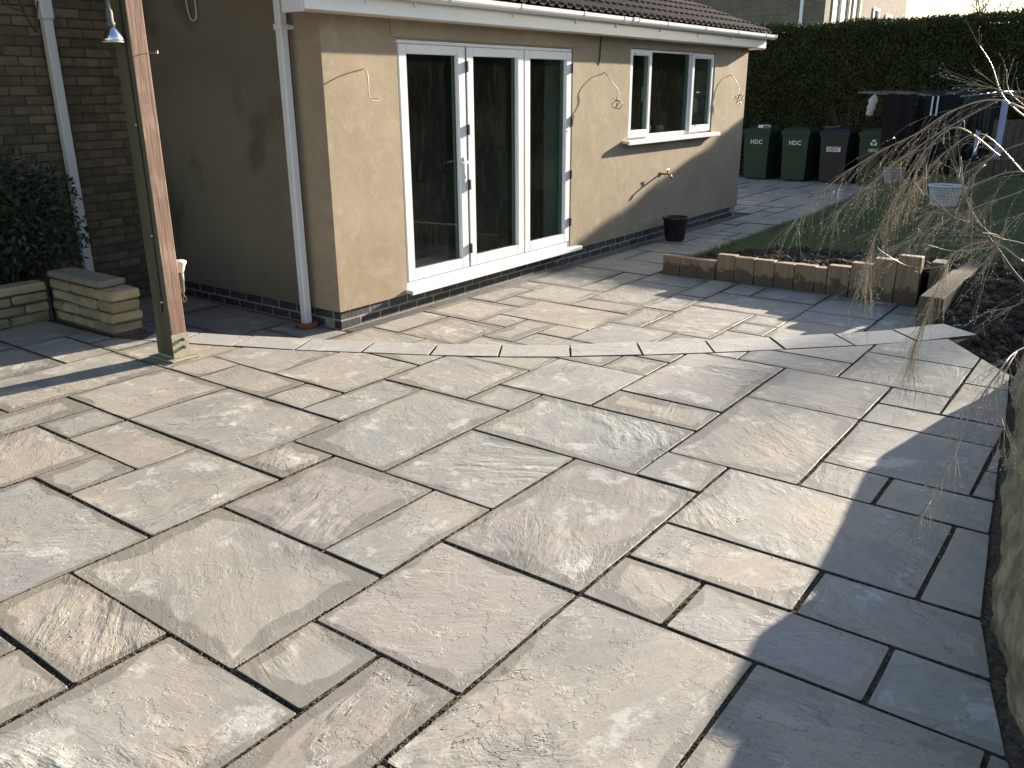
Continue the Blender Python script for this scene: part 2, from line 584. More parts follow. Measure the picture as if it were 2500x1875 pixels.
M['blue_brick'] = simple('engineering_brick', (0.085, 0.085, 0.085), (0.05, 0.05, 0.052), 0.6, 14.0, 0.003, 60.0, perobj=0.25)
M['mortar'] = simple('mortar', (0.40, 0.36, 0.29), (0.30, 0.27, 0.215), 0.95, 20.0, 0.004, 90.0, world=True)
M['dark_mortar'] = simple('old_mortar', (0.125, 0.108, 0.083), (0.09, 0.078, 0.06), 0.95, 12.0, 0.005, 90.0, world=True)
M['buff_brick'] = simple('buff_brick', (0.205, 0.160, 0.103), (0.14, 0.110, 0.073), 0.9, 10.0, 0.006, 50.0, perobj=0.22)
M['tile'] = simple('concrete_tile', (0.085, 0.052, 0.042), (0.052, 0.034, 0.029), 0.85, 18.0, 0.003, 60.0, perobj=0.2)
M['walling'] = simple('buff_walling_stone', (0.40, 0.31, 0.185), (0.29, 0.225, 0.135), 0.92, 9.0, 0.010, 30.0, perobj=0.25)
M['cap'] = simple('walling_cap', (0.30, 0.265, 0.19), (0.22, 0.20, 0.14), 0.92, 8.0, 0.008, 30.0)
M['rubble'] = simple('rubble_face', (0.48, 0.40, 0.255), (0.19, 0.155, 0.095), 0.95, 9.0, 0.06, 16.0, world=True, stretch=None)
M['coping'] = simple('lichen_coping', (0.17, 0.16, 0.14), (0.27, 0.255, 0.23), 0.95, 12.0, 0.02, 26.0)
M['sleeper'] = sleeper_material()
M['oldsleeper'] = weathered_sleeper_material()
M['post'] = post_material()
M['zinc'] = simple('galvanised_steel', (0.42, 0.40, 0.30), (0.30, 0.29, 0.21), 0.55, 20.0, 0.001, 80.0, metal=0.4)
M['rust'] = simple('rusty_bolt', (0.07, 0.045, 0.03), (0.04, 0.03, 0.02), 0.7, 40.0, metal=0.3)
M['channel'] = simple('drain_channel_steel', (0.10, 0.105, 0.11), (0.07, 0.075, 0.08), 0.5, 8.0, metal=0.5)
M['black'] = simple('black_plastic', (0.012, 0.013, 0.012), (0.025, 0.025, 0.023), 0.45, 8.0, 0.001, 30.0, spec=0.4)
M['binG'] = simple('green_bin_plastic', (0.022, 0.048, 0.022), (0.018, 0.040, 0.019), 0.5, 3.0, spec=0.35)
M['binK'] = simple('charcoal_bin_plastic', (0.026, 0.026, 0.029), (0.021, 0.021, 0.023), 0.5, 3.0, spec=0.35)
M['white'] = simple('white_print', (0.72, 0.72, 0.70), (0.66, 0.66, 0.64), 0.6, 8.0)
M['terracotta'] = simple('clay_gully', (0.26, 0.10, 0.055), (0.19, 0.075, 0.045), 0.8, 14.0)
M['lampwhite'] = simple('lamp_white', (0.72, 0.70, 0.60), (0.62, 0.60, 0.50), 0.3, 10.0, spec=0.6)
M['lampgrey'] = simple('lamp_grey_rubber', (0.17, 0.17, 0.15), (0.12, 0.12, 0.105), 0.6, 20.0)
M['chrome'] = simple('reflector', (0.75, 0.77, 0.80), (0.6, 0.62, 0.66), 0.15, 6.0, metal=1.0)
M['cablew'] = simple('white_cable', (0.55, 0.48, 0.36), (0.45, 0.39, 0.29), 0.5, 10.0)
M['cableb'] = simple('grey_cable', (0.14, 0.115, 0.085), (0.10, 0.085, 0.06), 0.5, 10.0)
M['brass'] = simple('brass', (0.45, 0.30, 0.12), (0.30, 0.19, 0.07), 0.4, 30.0, metal=0.8)
M['hedge'] = leaf_material('conifer_leaf', (0.034, 0.047, 0.015), (0.054, 0.062, 0.020), 0.8, 0.9)
M['hedge_core'] = simple('hedge_core', (0.012, 0.016, 0.007), (0.008, 0.010, 0.005), 1.0, 5.0)
M['beech'] = leaf_material('dry_beech_leaf', (0.055, 0.048, 0.034), (0.075, 0.062, 0.045), 0.8, 0.9)
M['shrub'] = leaf_material('evergreen_leaf', (0.022, 0.042, 0.018), (0.035, 0.055, 0.025), 0.35, 3.0)
M['twig'] = simple('tan_twig', (0.38, 0.295, 0.195), (0.27, 0.20, 0.125), 0.45, 12.0, spec=0.6)
M['stem'] = simple('grey_stem', (0.12, 0.10, 0.072), (0.07, 0.06, 0.043), 0.8, 12.0)
M['bud'] = simple('dew_bud', (0.80, 0.76, 0.66), (0.62, 0.56, 0.44), 0.2, 40.0, spec=0.8)
M['bark'] = simple('bark', (0.10, 0.085, 0.065), (0.06, 0.05, 0.04), 0.9, 8.0)
M['fence'] = simple('weathered_fence', (0.12, 0.10, 0.075), (0.08, 0.065, 0.05), 0.9, 8.0, 0.004, 30.0)
M['alu'] = simple('aluminium', (0.20, 0.21, 0.22), (0.15, 0.16, 0.17), 0.6, 10.0, metal=0.4)
M['maroon'] = simple('maroon_towel', (0.017, 0.010, 0.012), (0.013, 0.008, 0.009), 0.95, 6.0, 0.004, 60.0)
M['navy'] = simple('navy_cloth', (0.012, 0.012, 0.015), (0.009, 0.009, 0.012), 0.95, 6.0, 0.004, 60.0)
M['lilac'] = simple('lilac_cloth', (0.50, 0.48, 0.68), (0.42, 0.40, 0.60), 0.9, 6.0, 0.004, 60.0)
M['cream'] = simple('cream_cloth', (0.55, 0.50, 0.43), (0.45, 0.41, 0.35), 0.9, 10.0, 0.004, 60.0)
M['basket'] = simple('white_basket_plastic', (0.66, 0.68, 0.67), (0.60, 0.62, 0.61), 0.4, 8.0)
M['pot'] = simple('pale_stone_pot', (0.36, 0.35, 0.33), (0.28, 0.27, 0.26), 0.8, 8.0, 0.003, 40.0)
M['yellow'] = simple('yellow_leaf', (0.45, 0.40, 0.06), (0.25, 0.28, 0.05), 0.6, 30.0)
M['nbrick'] = brick_tex_material('neighbour_brick', (0.22, 0.165, 0.105), (0.15, 0.115, 0.08), (0.24, 0.21, 0.165))
M['ground'] = simple('garden_ground', (0.05, 0.06, 0.028), (0.07, 0.06, 0.04), 0.95, 0.5, 0.02, 3.0, world=True)

# ------------------------------------------------------------------ levels and setting-out
DZ = -0.22                                     # level of the paving beside the house, below the upper patio
GX = lambda i: 0.256 + 0.31216 * i             # joint grid of the upper patio
GY = lambda j: 0.080 + 0.30608 * j
LX = lambda i: 0.078 + 0.3106 * i              # joint grid of the lower paving
LY = lambda j: 0.156 + 0.2991 * j
YF = 5.065                                     # front wall of the extension
XC, XE = 4.53, 12.52                           # its two corners

NEAR = [(3.015, 5.383), (3.118, 5.134), (3.282, 4.750), (3.459, 4.336), (3.670, 3.941), (3.880, 3.536), (4.113, 3.160), (4.376, 2.788),
        (4.671, 2.432), (4.981, 2.087), (5.313, 1.743), (5.658, 1.401), (5.992, 1.095), (6.396, 0.799)]
FAR = [(3.237, 5.506), (3.364, 5.214), (3.526, 4.836), (3.712, 4.448), (3.912, 4.042), (4.110, 3.660), (4.347, 3.307), (4.605, 2.942),
       (4.909, 2.612), (5.217, 2.262), (5.541, 1.941), (5.874, 1.612), (6.213, 1.314), (6.581, 1.060)]
WALLB = [(1.2, -0.30), (1.7, -0.12), (2.10, 0.02), (2.30, 0.08), (2.74, 0.19), (3.36, 0.26), (4.03, 0.33), (4.53, 0.37), (5.12, 0.44), (5.54, 0.485), (6.4, 0.60)]
CUT = [(5.50, 0.455), (5.875, 0.700), (6.20, 0.95)]

def cross2(a, b, p):
    return (b[0] - a[0]) * (p[1] - a[1]) - (b[1] - a[1]) * (p[0] - a[0])

def clip_line(poly, a, b, left=True):
    out = []
    s = 1 if left else -1
    n = len(poly)
    for k in range(n):
        p, q = poly[k], poly[(k + 1) % n]
        dp, dq = s * cross2(a, b, p), s * cross2(a, b, q)
        if dp >= 0:
            out.append(p)
        if dp * dq < 0:
            t = dp / (dp - dq)
            out.append((p[0] + (q[0] - p[0]) * t, p[1] + (q[1] - p[1]) * t))
    return out

def seg_hit(p, q, a, b):
    d1, d2 = cross2(a, b, p), cross2(a, b, q)
    d3, d4 = cross2(p, q, a), cross2(p, q, b)
    if d1 * d2 < 0 and d3 * d4 < 0:
        t = d1 / (d1 - d2)
        return (p[0] + (q[0] - p[0]) * t, p[1] + (q[1] - p[1]) * t)

def side_of(curve, p):
    best, sgn = 1e9, 1
    for a, b in zip(curve, curve[1:]):
        dx, dy = b[0] - a[0], b[1] - a[1]
        L2 = dx * dx + dy * dy
        t = max(0, min(1, ((p[0] - a[0]) * dx + (p[1] - a[1]) * dy) / L2))
        d = math.hypot(p[0] - a[0] - dx * t, p[1] - a[1] - dy * t)
        if d < best - 1e-9:
            best, sgn = d, cross2(a, b, p)
    return sgn

def clip_curve(poly, curve, left=True):
    """keep the part of a small polygon on one side of a gently curved line"""
    if len(poly) < 3:
        return []
    hits = []
    for si, (a, b) in enumerate(zip(curve, curve[1:])):
        for k in range(len(poly)):
            h = seg_hit(poly[k], poly[(k + 1) % len(poly)], a, b)
            if h:
                hits.append((si + math.hypot(h[0] - a[0], h[1] - a[1]) / 100, h))
    if len(hits) < 2:
        c = (sum(p[0] for p in poly) / len(poly), sum(p[1] for p in poly) / len(poly))
        s = side_of(curve, c)
        return poly if (s > 0) == left else []
    hits.sort()
    return clip_line(poly, hits[0][1], hits[-1][1], left)

def area(poly):
    return 0.5 * sum(p[0] * q[1] - q[0] * p[1] for p, q in zip(poly, poly[1:] + poly[:1]))

def slab(poly, z, parent, box, name='paving_slab', thick=0.034, gap=0.0072, tilt=0.0022, seg=0.16):
    """one riven slab: hand-cut edge, worn arris, slightly out of level"""
    c = (sum(p[0] for p in poly) / len(poly), sum(p[1] for p in poly) / len(poly))
    # pull every edge in by the half joint
    n = len(poly)
    q = list(poly)
    lines = []
    for k in range(n):
        a, b = poly[k], poly[(k + 1) % n]
        L = math.hypot(b[0] - a[0], b[1] - a[1])
        if L < 1e-6:
            continue
        nx, ny = -(b[1] - a[1]) / L, (b[0] - a[0]) / L
        g = gap * random.uniform(0.7, 1.3)
        lines.append(((a[0] + nx * g, a[1] + ny * g), (b[0] + nx * g, b[1] + ny * g)))
    for a, b in lines:
        if len(q) >= 3:
            q = clip_line(q, a, b, True)
    if len(q) < 3 or abs(area(q)) < 0.0035:
        return None
    pts = []
    n = len(q)
    for k in range(n):
        a, b = q[k], q[(k + 1) % n]
        L = math.hypot(b[0] - a[0], b[1] - a[1])
        if L < 0.012:
            pts.append(a)
            continue
        nx, ny = -(b[1] - a[1]) / L, (b[0] - a[0]) / L
        m = max(2, min(6, int(L / seg)))
        e = min(0.006, L * 0.12)
        ts = [e / L] + [t / m for t in range(1, m)] + [1 - e / L]
        for t in ts:
            j = random.uniform(-0.0008, 0.0032) if 0.02 < t < 0.98 else 0.001
            pts.append((a[0] + (b[0] - a[0]) * t + nx * j, a[1] + (b[1] - a[1]) * t + ny * j))
    tx, ty = random.gauss(0, tilt), random.gauss(0, tilt)
    dz = random.gauss(0, 0.0016)
    def zt(p):
        return z + dz + (p[0] - c[0]) * tx + (p[1] - c[1]) * ty
    n = len(pts)
    ch = 0.0014
    V, F = [], []
    top = []
    for k in range(n):
        p = pts[k]
        d = (c[0] - p[0], c[1] - p[1])
        L = math.hypot(*d) or 1
        w = ch * random.uniform(0.6, 1.7)
        t = (p[0] + d[0] / L * w, p[1] + d[1] / L * w)
        top.append((t[0], t[1], zt(t)))
    V += top
    V += [(p[0], p[1], zt(p) - ch * random.uniform(0.7, 1.5)) for p in pts]
    V += [(p[0], p[1], zt(p) - thick) for p in pts]
    F.append(tuple(range(n)))
    F += [(k, n + k, n + (k + 1) % n, (k + 1) % n) for k in range(n)]
    F += [(n + k, 2 * n + k, 2 * n + (k + 1) % n, n + (k + 1) % n) for k in range(n)]
    me = bpy.data.meshes.new(name)
    V = [(v[0] - c[0], v[1] - c[1], v[2] - z) for v in V]
    me.from_pydata(V, [], F)
    me.materials.append(M['sawn'] if name == 'coping_slab' else M['slab'])
    me.materials.append(M['joint'])
    for k in range(n + 1, 2 * n + 1):
        me.polygons[k].material_index = 1
    x0, x1, y0, y1 = box
    ua, ub = me.uv_layers.new(name='a'), me.uv_layers.new(name='b')
    for lp in me.loops:
        v = V[lp.vertex_index]
        ua.data[lp.index].uv = (v[0] + c[0] - x0, v[1] + c[1] - y0)
        ub.data[lp.index].uv = (x1 - v[0] - c[0], y1 - v[1] - c[1])
    me.update()
    return link_mesh(name, me, None, parent, (c[0], c[1], z))

def rect(x0, x1, y0, y1):
    return [(x0, y0), (x1, y0), (x1, y1), (x0, y1)]

def pack(cells, seed):
    """fill the leftover grid cells with the usual pack sizes"""
    r = random.Random(seed)
    out = []
    for (i, j) in sorted(cells, key=lambda c: (c[1], c[0])):
        if (i, j) not in cells:
            continue
        sizes = [(3, 2), (2, 3), (2, 2), (2, 1), (1, 2), (2, 2), (3, 2)]
        r.shuffle(sizes)
        for (a, b) in sizes + [(1, 1)]:
            blk = [(i + u, j + w) for u in range(a) for w in range(b)]
            if all(c in cells for c in blk):
                cells -= set(blk)
                out.append((i, i + a, j, j + b))
                break
    return out

# ------------------------------------------------------------------ ground
g = MB().add([(-300, -300, -0.34), (500, -300, -0.34), (500, 300, -0.34), (-300, 300, -0.34)], [(0, 1, 2, 3)]).obj('ground', M['ground'])
structure(g)

# upper patio: sub-base body with the riser of the step, joints, slabs
def inset_curve(curve, d):
    out = []
    for k, p in enumerate(curve):
        a, b = curve[max(0, k - 1)], curve[min(len(curve) - 1, k + 1)]
        L = math.hypot(b[0] - a[0], b[1] - a[1])
        out.append((p[0] + (b[1] - a[1]) / L * d, p[1] - (b[0] - a[0]) / L * d))
    return out
riser = inset_curve(FAR, 0.045)
body = [(-3.5, -2.2), (0.4, -0.62)] + [(x, y - 0.05) for x, y in WALLB[:-1]] + [(5.83, 0.70), (6.10, 0.90), (6.36, 0.83)] + riser[::-1] + [(3.20, 6.9), (-3.5, 6.9)]
patio = MB().prism(body, -0.30, -0.0115).obj('upper_patio', M['joint'])
structure(patio)

UP = [(0, 3, 5, 7), (3, 4, 5, 6), (1, 4, 4, 5), (4, 6, 4, 6), (3, 6, 2, 4), (3, 6, 0, 2), (6, 7, 3, 4), (6, 7, 1, 3), (6, 7, -1, 1), (7, 8, 2, 4), (7, 8, 0, 2),
      (8, 10, 1, 4), (8, 10, 0, 1), (10, 11, 2, 3), (10, 11, 0, 2), (10, 11, 3, 4), (9, 10, 4, 5), (6, 9, 4, 6), (7, 9, 6, 8), (5, 7, 7, 9), (5, 7, 6, 7), (3, 5, 6, 9),
      (2, 3, 7, 9), (0, 2, 7, 8), (0, 2, 8, 9), (2, 4, 9, 12), (4, 5, 11, 12), (4, 6, 9, 11), (5, 6, 11, 13), (5, 6, 13, 14), (3, 5, 12, 14), (3, 6, 14, 15),
      (5, 8, 15, 17), (6, 8, 13, 15), (6, 8, 10, 13), (6, 7, 9, 10), (7, 10, 8, 10), (8, 9, 11, 12), (8, 10, 10, 11), (8, 9, 12, 14), (8, 9, 14, 15), (8, 11, 15, 17),
      (9, 11, 13, 15), (9, 11, 11, 13), (10, 12, 9, 11), (10, 11, 8, 9), (11, 13, 11, 13), (12, 13, 9, 11), (11, 13, 7, 9), (13, 14, 8, 10), (13, 14, 7, 8), (14, 15, 7, 8),
      (12, 15, 5, 7), (11, 12, 5, 7), (9, 11, 5, 8), (10, 13, 3, 5), (13, 15, 3, 5), (15, 16, 6, 7), (15, 16, 4, 6), (16, 18, 4, 6), (15, 17, 2, 4), (17, 19, 2, 4),
      (14, 15, 2, 3), (13, 14, 1, 3), (14, 16, 0, 2), (16, 18, 0, 2), (11, 13, 1, 3), (11, 12, 0, 1), (12, 13, 0, 1), (13, 14, 0, 1),
      (5, 7, 17, 19), (5, 7, 19, 21), (7, 8, 17, 19), (7, 9, 19, 21), (8, 9, 18, 19), (8, 9, 17, 18), (9, 10, 17, 19)]
UP.remove((10, 11, 3, 4))
used = set()
for (i0, i1, j0, j1) in UP:
    used |= {(i, j) for i in range(i0, i1) for j in range(j0, j1)}
rest = {(i, j) for i in range(-6, 18) for j in range(-5, 21)} - used
rest = {c for c in rest if GX(c[0] + .5) < 3.0 and GY(c[1] + .5) < 6.4 and not (GX(c[0] + 1) > 1.0 and GY(c[1]) < -0.3)
        and GY(c[1] + .5) > -1.5 + (GX(c[0] + .5) + 2) * 0.25}
for (i0, i1, j0, j1) in UP + pack(rest, 3):
    box = (GX(i0), GX(i1), GY(j0), GY(j1))
    poly = rect(*box)
    poly = clip_curve(poly, [(2.90, 6.62), (2.93, 5.60)] + NEAR, left=False)
    poly = clip_curve(poly, WALLB, left=True)
    if i1 > 15 and j0 < 4 and len(poly) >= 3:
        poly = clip_line(poly, CUT[0], CUT[2], True)
    if len(poly) >= 3:
        slab(poly, 0.0, patio, box)

# coping slabs along the step
for k in range(len(NEAR) - 1):
    poly = [NEAR[k], NEAR[k + 1], FAR[k + 1], FAR[k]]
    xs, ys = [p[0] for p in poly], [p[1] for p in poly]
    slab(poly, 0.001, patio, (min(xs) - .1, max(xs) + .1, min(ys) - .1, max(ys) + .1), name='coping_slab', thick=0.036, gap=0.006, tilt=0.001)

# lower paving
low = MB().prism([(2.9, 8.3), (2.9, 5.3), (3.3, 4.7), (4.0, 3.4), (5.2, 1.9), (6.0, 1.1), (6.9, 1.0), (8.3, 1.3), (8.3, 3.9), (18.9, 3.9), (18.9, 8.9), (12.2, 8.9), (12.2, 5.2), (4.7, 5.2), (4.7, 8.3)],
                 -0.33, DZ - 0.011).obj('lower_patio', M['joint'])
structure(low)
LOW = [(15, 17, 15, 16), (15, 17, 13, 15), (17, 19, 14, 16), (17, 18, 13, 14), (19, 21, 15, 16), (21, 22, 15, 16), (20, 22, 13, 15), (19, 20, 14, 15), (18, 20, 11, 14),
       (22, 25, 14, 16), (23, 25, 13, 14), (22, 23, 13, 14), (20, 21, 11, 13), (21, 24, 11, 13), (24, 25.5, 11, 13), (19, 21, 10, 11), (21, 23, 10, 11), (23, 25.5, 10, 11),
       (19, 22, 8, 10), (22, 24, 7, 10), (24, 25.5, 9, 10), (24, 25.5, 7, 9), (21, 22, 7, 8), (20, 21, 7, 8), (18, 20, 6, 8), (20, 22, 5, 7), (22, 23.2, 5, 7), (23.2, 25, 5, 7),
       (25, 25.5, 6, 7), (25, 25.5, 5, 6), (22, 24.3, 3.6, 5), (24.3, 25.4, 4, 5), (16, 18, 12, 13), (17, 18, 11, 12), (15, 16, 11, 13), (16, 17, 10, 12), (17, 19, 9, 11),
       (17, 19, 7, 9), (13, 15, 14, 16), (13, 15, 12, 14), (20, 22, 3, 5), (12.3, 14.3, 18.25, 21.5), (13.23, 14.3, 16.1, 18.25), (11, 13.23, 16.1, 18.25), (10, 12.3, 18.25, 21.5),
       (10, 14.3, 21.5, 24.5), (11, 13, 14, 16.1), (25, 27, 13, 16), (27, 29, 15.2, 16), (27, 29, 13, 15.2)]
rest = {(i, j) for i in range(29, 41) for j in range(13, 16)} | {(i, j) for i in range(41, 58) for j in range(13, 28)}
for (i0, i1, j0, j1) in LOW + pack(rest, 11):
    box = (LX(i0), min(LX(i1), 18.1), LY(j0), LY(j1))
    poly = clip_curve(rect(*box), inset_curve([(3.20, 7.9)] + FAR, 0.02), left=True)
    if len(poly) >= 3:
        slab(poly, DZ, low, box, seg=0.25)

# loose grit lying in the joints
def joint_grit(name, parent, z, n, seed, pick):
    r = np.random.default_rng(seed)
    seg = []
    for o in parent.children:
        if o.name.startswith(('paving_slab', 'coping_slab')):
            me = o.data
            m = (len(me.vertices)) // 3
            pts = np.array([me.vertices[m + k].co for k in range(m)]) + np.array(o.location)
            for a, b in zip(pts, np.roll(pts, -1, 0)):
                if pick((a + b) / 2):
                    seg.append((a, b))
    A = np.array([q[0] for q in seg]); B = np.array([q[1] for q in seg])
    L = np.linalg.norm(B - A, axis=1)
    k = r.choice(len(A), n, p=L / L.sum())
    t = r.uniform(0, 1, (n, 1))
    P = A[k] * (1 - t) + B[k] * t
    d = (B - A)[k][:, :2]; d /= np.linalg.norm(d, axis=1)[:, None] + 1e-9
    off = r.uniform(0.0, 0.012, n)
    P[:, 0] += d[:, 1] * off; P[:, 1] -= d[:, 0] * off
    P[:, 2] = z - r.uniform(0.003, 0.010, n)
    base = np.array([(1, 0, 0), (-1, 0, 0), (0, 1, 0), (0, -1, 0), (0, 0, 1), (0, 0, -1)], float)
    tri = np.array([(0, 2, 4), (2, 1, 4), (1, 3, 4), (3, 0, 4), (2, 0, 5), (1, 2, 5), (3, 1, 5), (0, 3, 5)])
    V = base[None] * (r.uniform(0.0015, 0.0045, (n, 1, 1)) * r.uniform(0.6, 1.4, (n, 6, 1))) + P[:, None, :]
    F = (tri[None] + (np.arange(n) * 6)[:, None, None]).reshape(-1, 3)
    o = link_mesh(name, mesh_np(name, V.reshape(-1, 3), F, M['grit']), None, parent)
    o['kind'] = 'stuff'
joint_grit('joint_grit', patio, 0.0, 22000, 4, lambda p: p[0] > 0.2)
joint_grit('joint_grit', low, DZ, 9000, 5, lambda p: p[0] < 9.0)

# drain channel along the front wall
dr = empty('drainage_channel', (XC, 4.98, DZ))
tag(dr, 'long slotted dark metal drainage channel at the foot of the front wall', 'drain')
MB().box(0.02, 7.95, -0.055, 0.062, -0.06, -0.016).obj('channel_bed', M['gasket'], dr)
for k in range(5):
    y = -0.05 + 0.024 * k
    for s in range(8):
        MB().box(0.02 + s * 0.995, 0.02 + s * 0.995 + 0.985, y, y + 0.011, -0.03, 0.0, 0.002).obj('grate_bar', M['channel'], dr)

# ------------------------------------------------------------------ house
house = empty('house', (XC, YF, DZ))
tag(house, 'single storey extension in tan cement render on a dark brick plinth', 'house')
def W(*a):  # world to house space
    return (a[0] - XC, a[1] - YF, a[2] - DZ)

def hobj(mb, name, mat, parent=house, smooth=False):
    o = mb.obj(name, mat, parent, smooth)
    if parent is house:
        o.location = W(0, 0, 0)
    return o

DOOR = (5.315, 7.905, -0.055, 1.985)
WIN = (9.10, 11.41, 1.03, 2.03)
ZP, ZT = -0.075, 2.15
YG = 4.885
def wall_grid(mb, axis, c0, c1, us, zs, holes):
    """wall slab between planes c0 and c1 with openings; faces shared, reveals closed"""
    def pt(u, c, z):
        return (u, c, z) if axis == 'y' else (c, u, z)
    us, zs = sorted(us), sorted(zs)
    solid = {}
    for a in range(len(us) - 1):
        for b in range(len(zs) - 1):
            um, zm = (us[a] + us[a + 1]) / 2, (zs[b] + zs[b + 1]) / 2
            solid[(a, b)] = not any(h[0] < um < h[1] and h[2] < zm < h[3] for h in holes)
    for (a, b), s in solid.items():
        if not s:
            continue
        u0, u1, z0, z1 = us[a], us[a + 1], zs[b], zs[b + 1]
        mb.add([pt(u0, c0, z0), pt(u1, c0, z0), pt(u1, c0, z1), pt(u0, c0, z1)], [(0, 1, 2, 3)])
        mb.add([pt(u0, c1, z0), pt(u1, c1, z0), pt(u1, c1, z1), pt(u0, c1, z1)], [(3, 2, 1, 0)])
        for da, db, e in ((-1, 0, ((u0, z0), (u0, z1))), (1, 0, ((u1, z0), (u1, z1))), (0, -1, ((u0, z0), (u1, z0))), (0, 1, ((u0, z1), (u1, z1)))):
            if not solid.get((a + da, b + db), False):
                (p, r), (q, s2) = e
                mb.add([pt(p, c0, r), pt(q, c0, s2), pt(q, c1, s2), pt(p, c1, r)], [(0, 1, 2, 3)])
    return mb

YI = YF + 0.335
mb = MB()
wall_grid(mb, 'y', YF, YI, [XC, DOOR[0], DOOR[1], WIN[0], WIN[1], XE], [ZP, DOOR[3], WIN[2], WIN[3], ZT], [(DOOR[0], DOOR[1], -9, DOOR[3]), WIN])
hobj(mb, 'wall', M['render'])
def gable(x0, x1, y0, y1):
    r0, r1 = 2.255 + (y0 - YG) * 0.372, 2.255 + (y1 - YG) * 0.372
    v = [(x, y, z) for x in (x0, x1) for (y, z) in ((y0, ZP), (y1, ZP), (y1, r1), (y0, r0))]
    return MB().add(v, [(0, 3, 2, 1), (4, 5, 6, 7), (0, 1, 5, 4), (1, 2, 6, 5), (2, 3, 7, 6), (3, 0, 4, 7)])
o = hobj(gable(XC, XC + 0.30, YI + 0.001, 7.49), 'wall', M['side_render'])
o['label'] = 'side wall in render toned darker for shade, with dark damp stains'
hobj(gable(XE - 0.3, XE, YI + 0.001, 9.0), 'wall', M['render'])
# raised band over the doors
hobj(MB().box(5.25, 8.06, YF - 0.012, YF + 0.01, DOOR[3] + 0.01, 2.145, 0.004), 'lintel_band', M['render'])
# plinth: mortar core and bricks
pl = hobj(MB().box(XC + 0.0202, XE - 0.022, YF + 0.0205, YF + 0.2, DZ - 0.03, ZP - 0.001).box(XC + 0.0205, XC + 0.2, YF + 0.2, 7.49, DZ - 0.03, ZP - 0.001)
          .box(XE - 0.2, XE - 0.036, YF + 0.2, 9.2, DZ - 0.03, ZP - 0.001), 'plinth', M['mortar'])
bm_f = MB().box(0, 0.2145, 0, 0.08, 0, 0.064, 0.004, 0.0015).mesh('plinth_brick', M['blue_brick'])
bm_s = MB().box(0, 0.08, 0, 0.2145, 0, 0.064, 0.004, 0.0015).mesh('plinth_brick', M['blue_brick'])
bm_h = MB().box(0, 0.102, 0, 0.08, 0, 0.064, 0.004, 0.0015).mesh('plinth_brick', M['blue_brick'])
for row in range(2):
    z = DZ - 0.001 + row * 0.0745
    x = XC + 0.018
    if row == 1:
        link_mesh('plinth_brick', bm_h, None, pl, (x, YF + 0.018, z))
        x += 0.1125
    while x + 0.2145 < XE - 0.01:
        link_mesh('plinth_brick', bm_f, None, pl, (x, YF + 0.018 + random.uniform(-.001, .001), z))
        x += 0.225
    y = YF + 0.11 + (0.0 if row else 0.1)
    while y + 0.2145 < 7.48:
        link_mesh('plinth_brick', bm_s, None, pl, (XC + 0.018, y, z))
        y += 0.225
# room behind the glass
hobj(MB().box(XC + 0.31, XE - 0.31, YI + 0.002, 9.0, -0.06, -0.021).box(XC + 0.31, XE - 0.31, 8.9, 9.0, -0.02, 2.155)
     .box(8.3, 8.42, YI + 0.6, 8.89, -0.019, 2.14).box(XC + 0.31, XE - 0.31, YI + 0.003, 9.0, 2.16, 2.22), 'room', M['room'])
# plaster reveals
mb = MB()
for (x0, x1, z0, z1) in (DOOR, WIN):
    mb.box(x0 - 0.0, x0 + 0.015, YF + 0.11, YI + 0.012, z0, z1 - 0.016).box(x1 - 0.015, x1, YF + 0.11, YI + 0.012, z0, z1 - 0.016).box(x0, x1, YF + 0.11, YI + 0.012, z1 - 0.015, z1)
mb.box(WIN[0] + .016, WIN[1] - .016, YF + 0.11, YI + 0.05, WIN[2], WIN[2] + 0.02)
hobj(mb, 'reveal', M['plaster'])

# ---- folding doors
yd0, yd1 = YF + 0.004, YF + 0.078
door = hobj(MB().box(DOOR[0] + .002, DOOR[1] - .002, yd0 + 0.012, yd1, DOOR[3] - 0.032, DOOR[3] - .002, 0.003)
            .box(DOOR[0] + .002, DOOR[0] + 0.020, yd0 + 0.012, yd1, -0.0, DOOR[3] - 0.033, 0.003).box(DOOR[1] - 0.024, DOOR[1] - .002, yd0 + 0.012, yd1, -0.0, DOOR[3] - 0.033, 0.003)
            .box(DOOR[0] + .002, DOOR[1] - .002, yd0 + 0.006, yd1, -0.03, 0.022, 0.003), 'folding_door', M['upvc'])
leaves = [(5.336, 6.165), (6.190, 7.043), (7.060, 7.881)]
zl0, zl1 = 0.028, 1.950
for n_, (a, b) in enumerate(leaves):
    w = 0.092
    m_ = MB()
    y0, y1 = yd0 - 0.004, yd1 - 0.006
    m_.box(a, a + w, y0, y1, zl0, zl1, 0.005).box(b - w, b, y0, y1, zl0, zl1, 0.005)
    m_.box(a + w, b - w, y0, y1, zl0, zl0 + w, 0.005).box(a + w, b - w, y0, y1, zl1 - w * 0.8, zl1, 0.005)
    m_.box(a + w - .002, a + w + 0.012, y0 + 0.016, y1, zl0 + w, zl1 - w * .8).box(b - w - 0.012, b - w + .002, y0 + 0.016, y1, zl0 + w, zl1 - w * .8)
    lf = m_.obj('door_leaf', M['upvc'], door)
    MB().box(a + w + .003, b - w - .003, YF + 0.030, YF + 0.034, zl0 + w + .003, zl1 - w * .8 - .003).obj('glass_pane', M['glass'], door)
    MB().box(a + w + .001, a + w + .012, YF + 0.036, YF + 0.05, zl0 + w, zl1 - w * .8).box(b - w - .012, b - w - .001, YF + 0.036, YF + 0.05, zl0 + w, zl1 - w * .8).obj('gasket', M['gasket'], door)
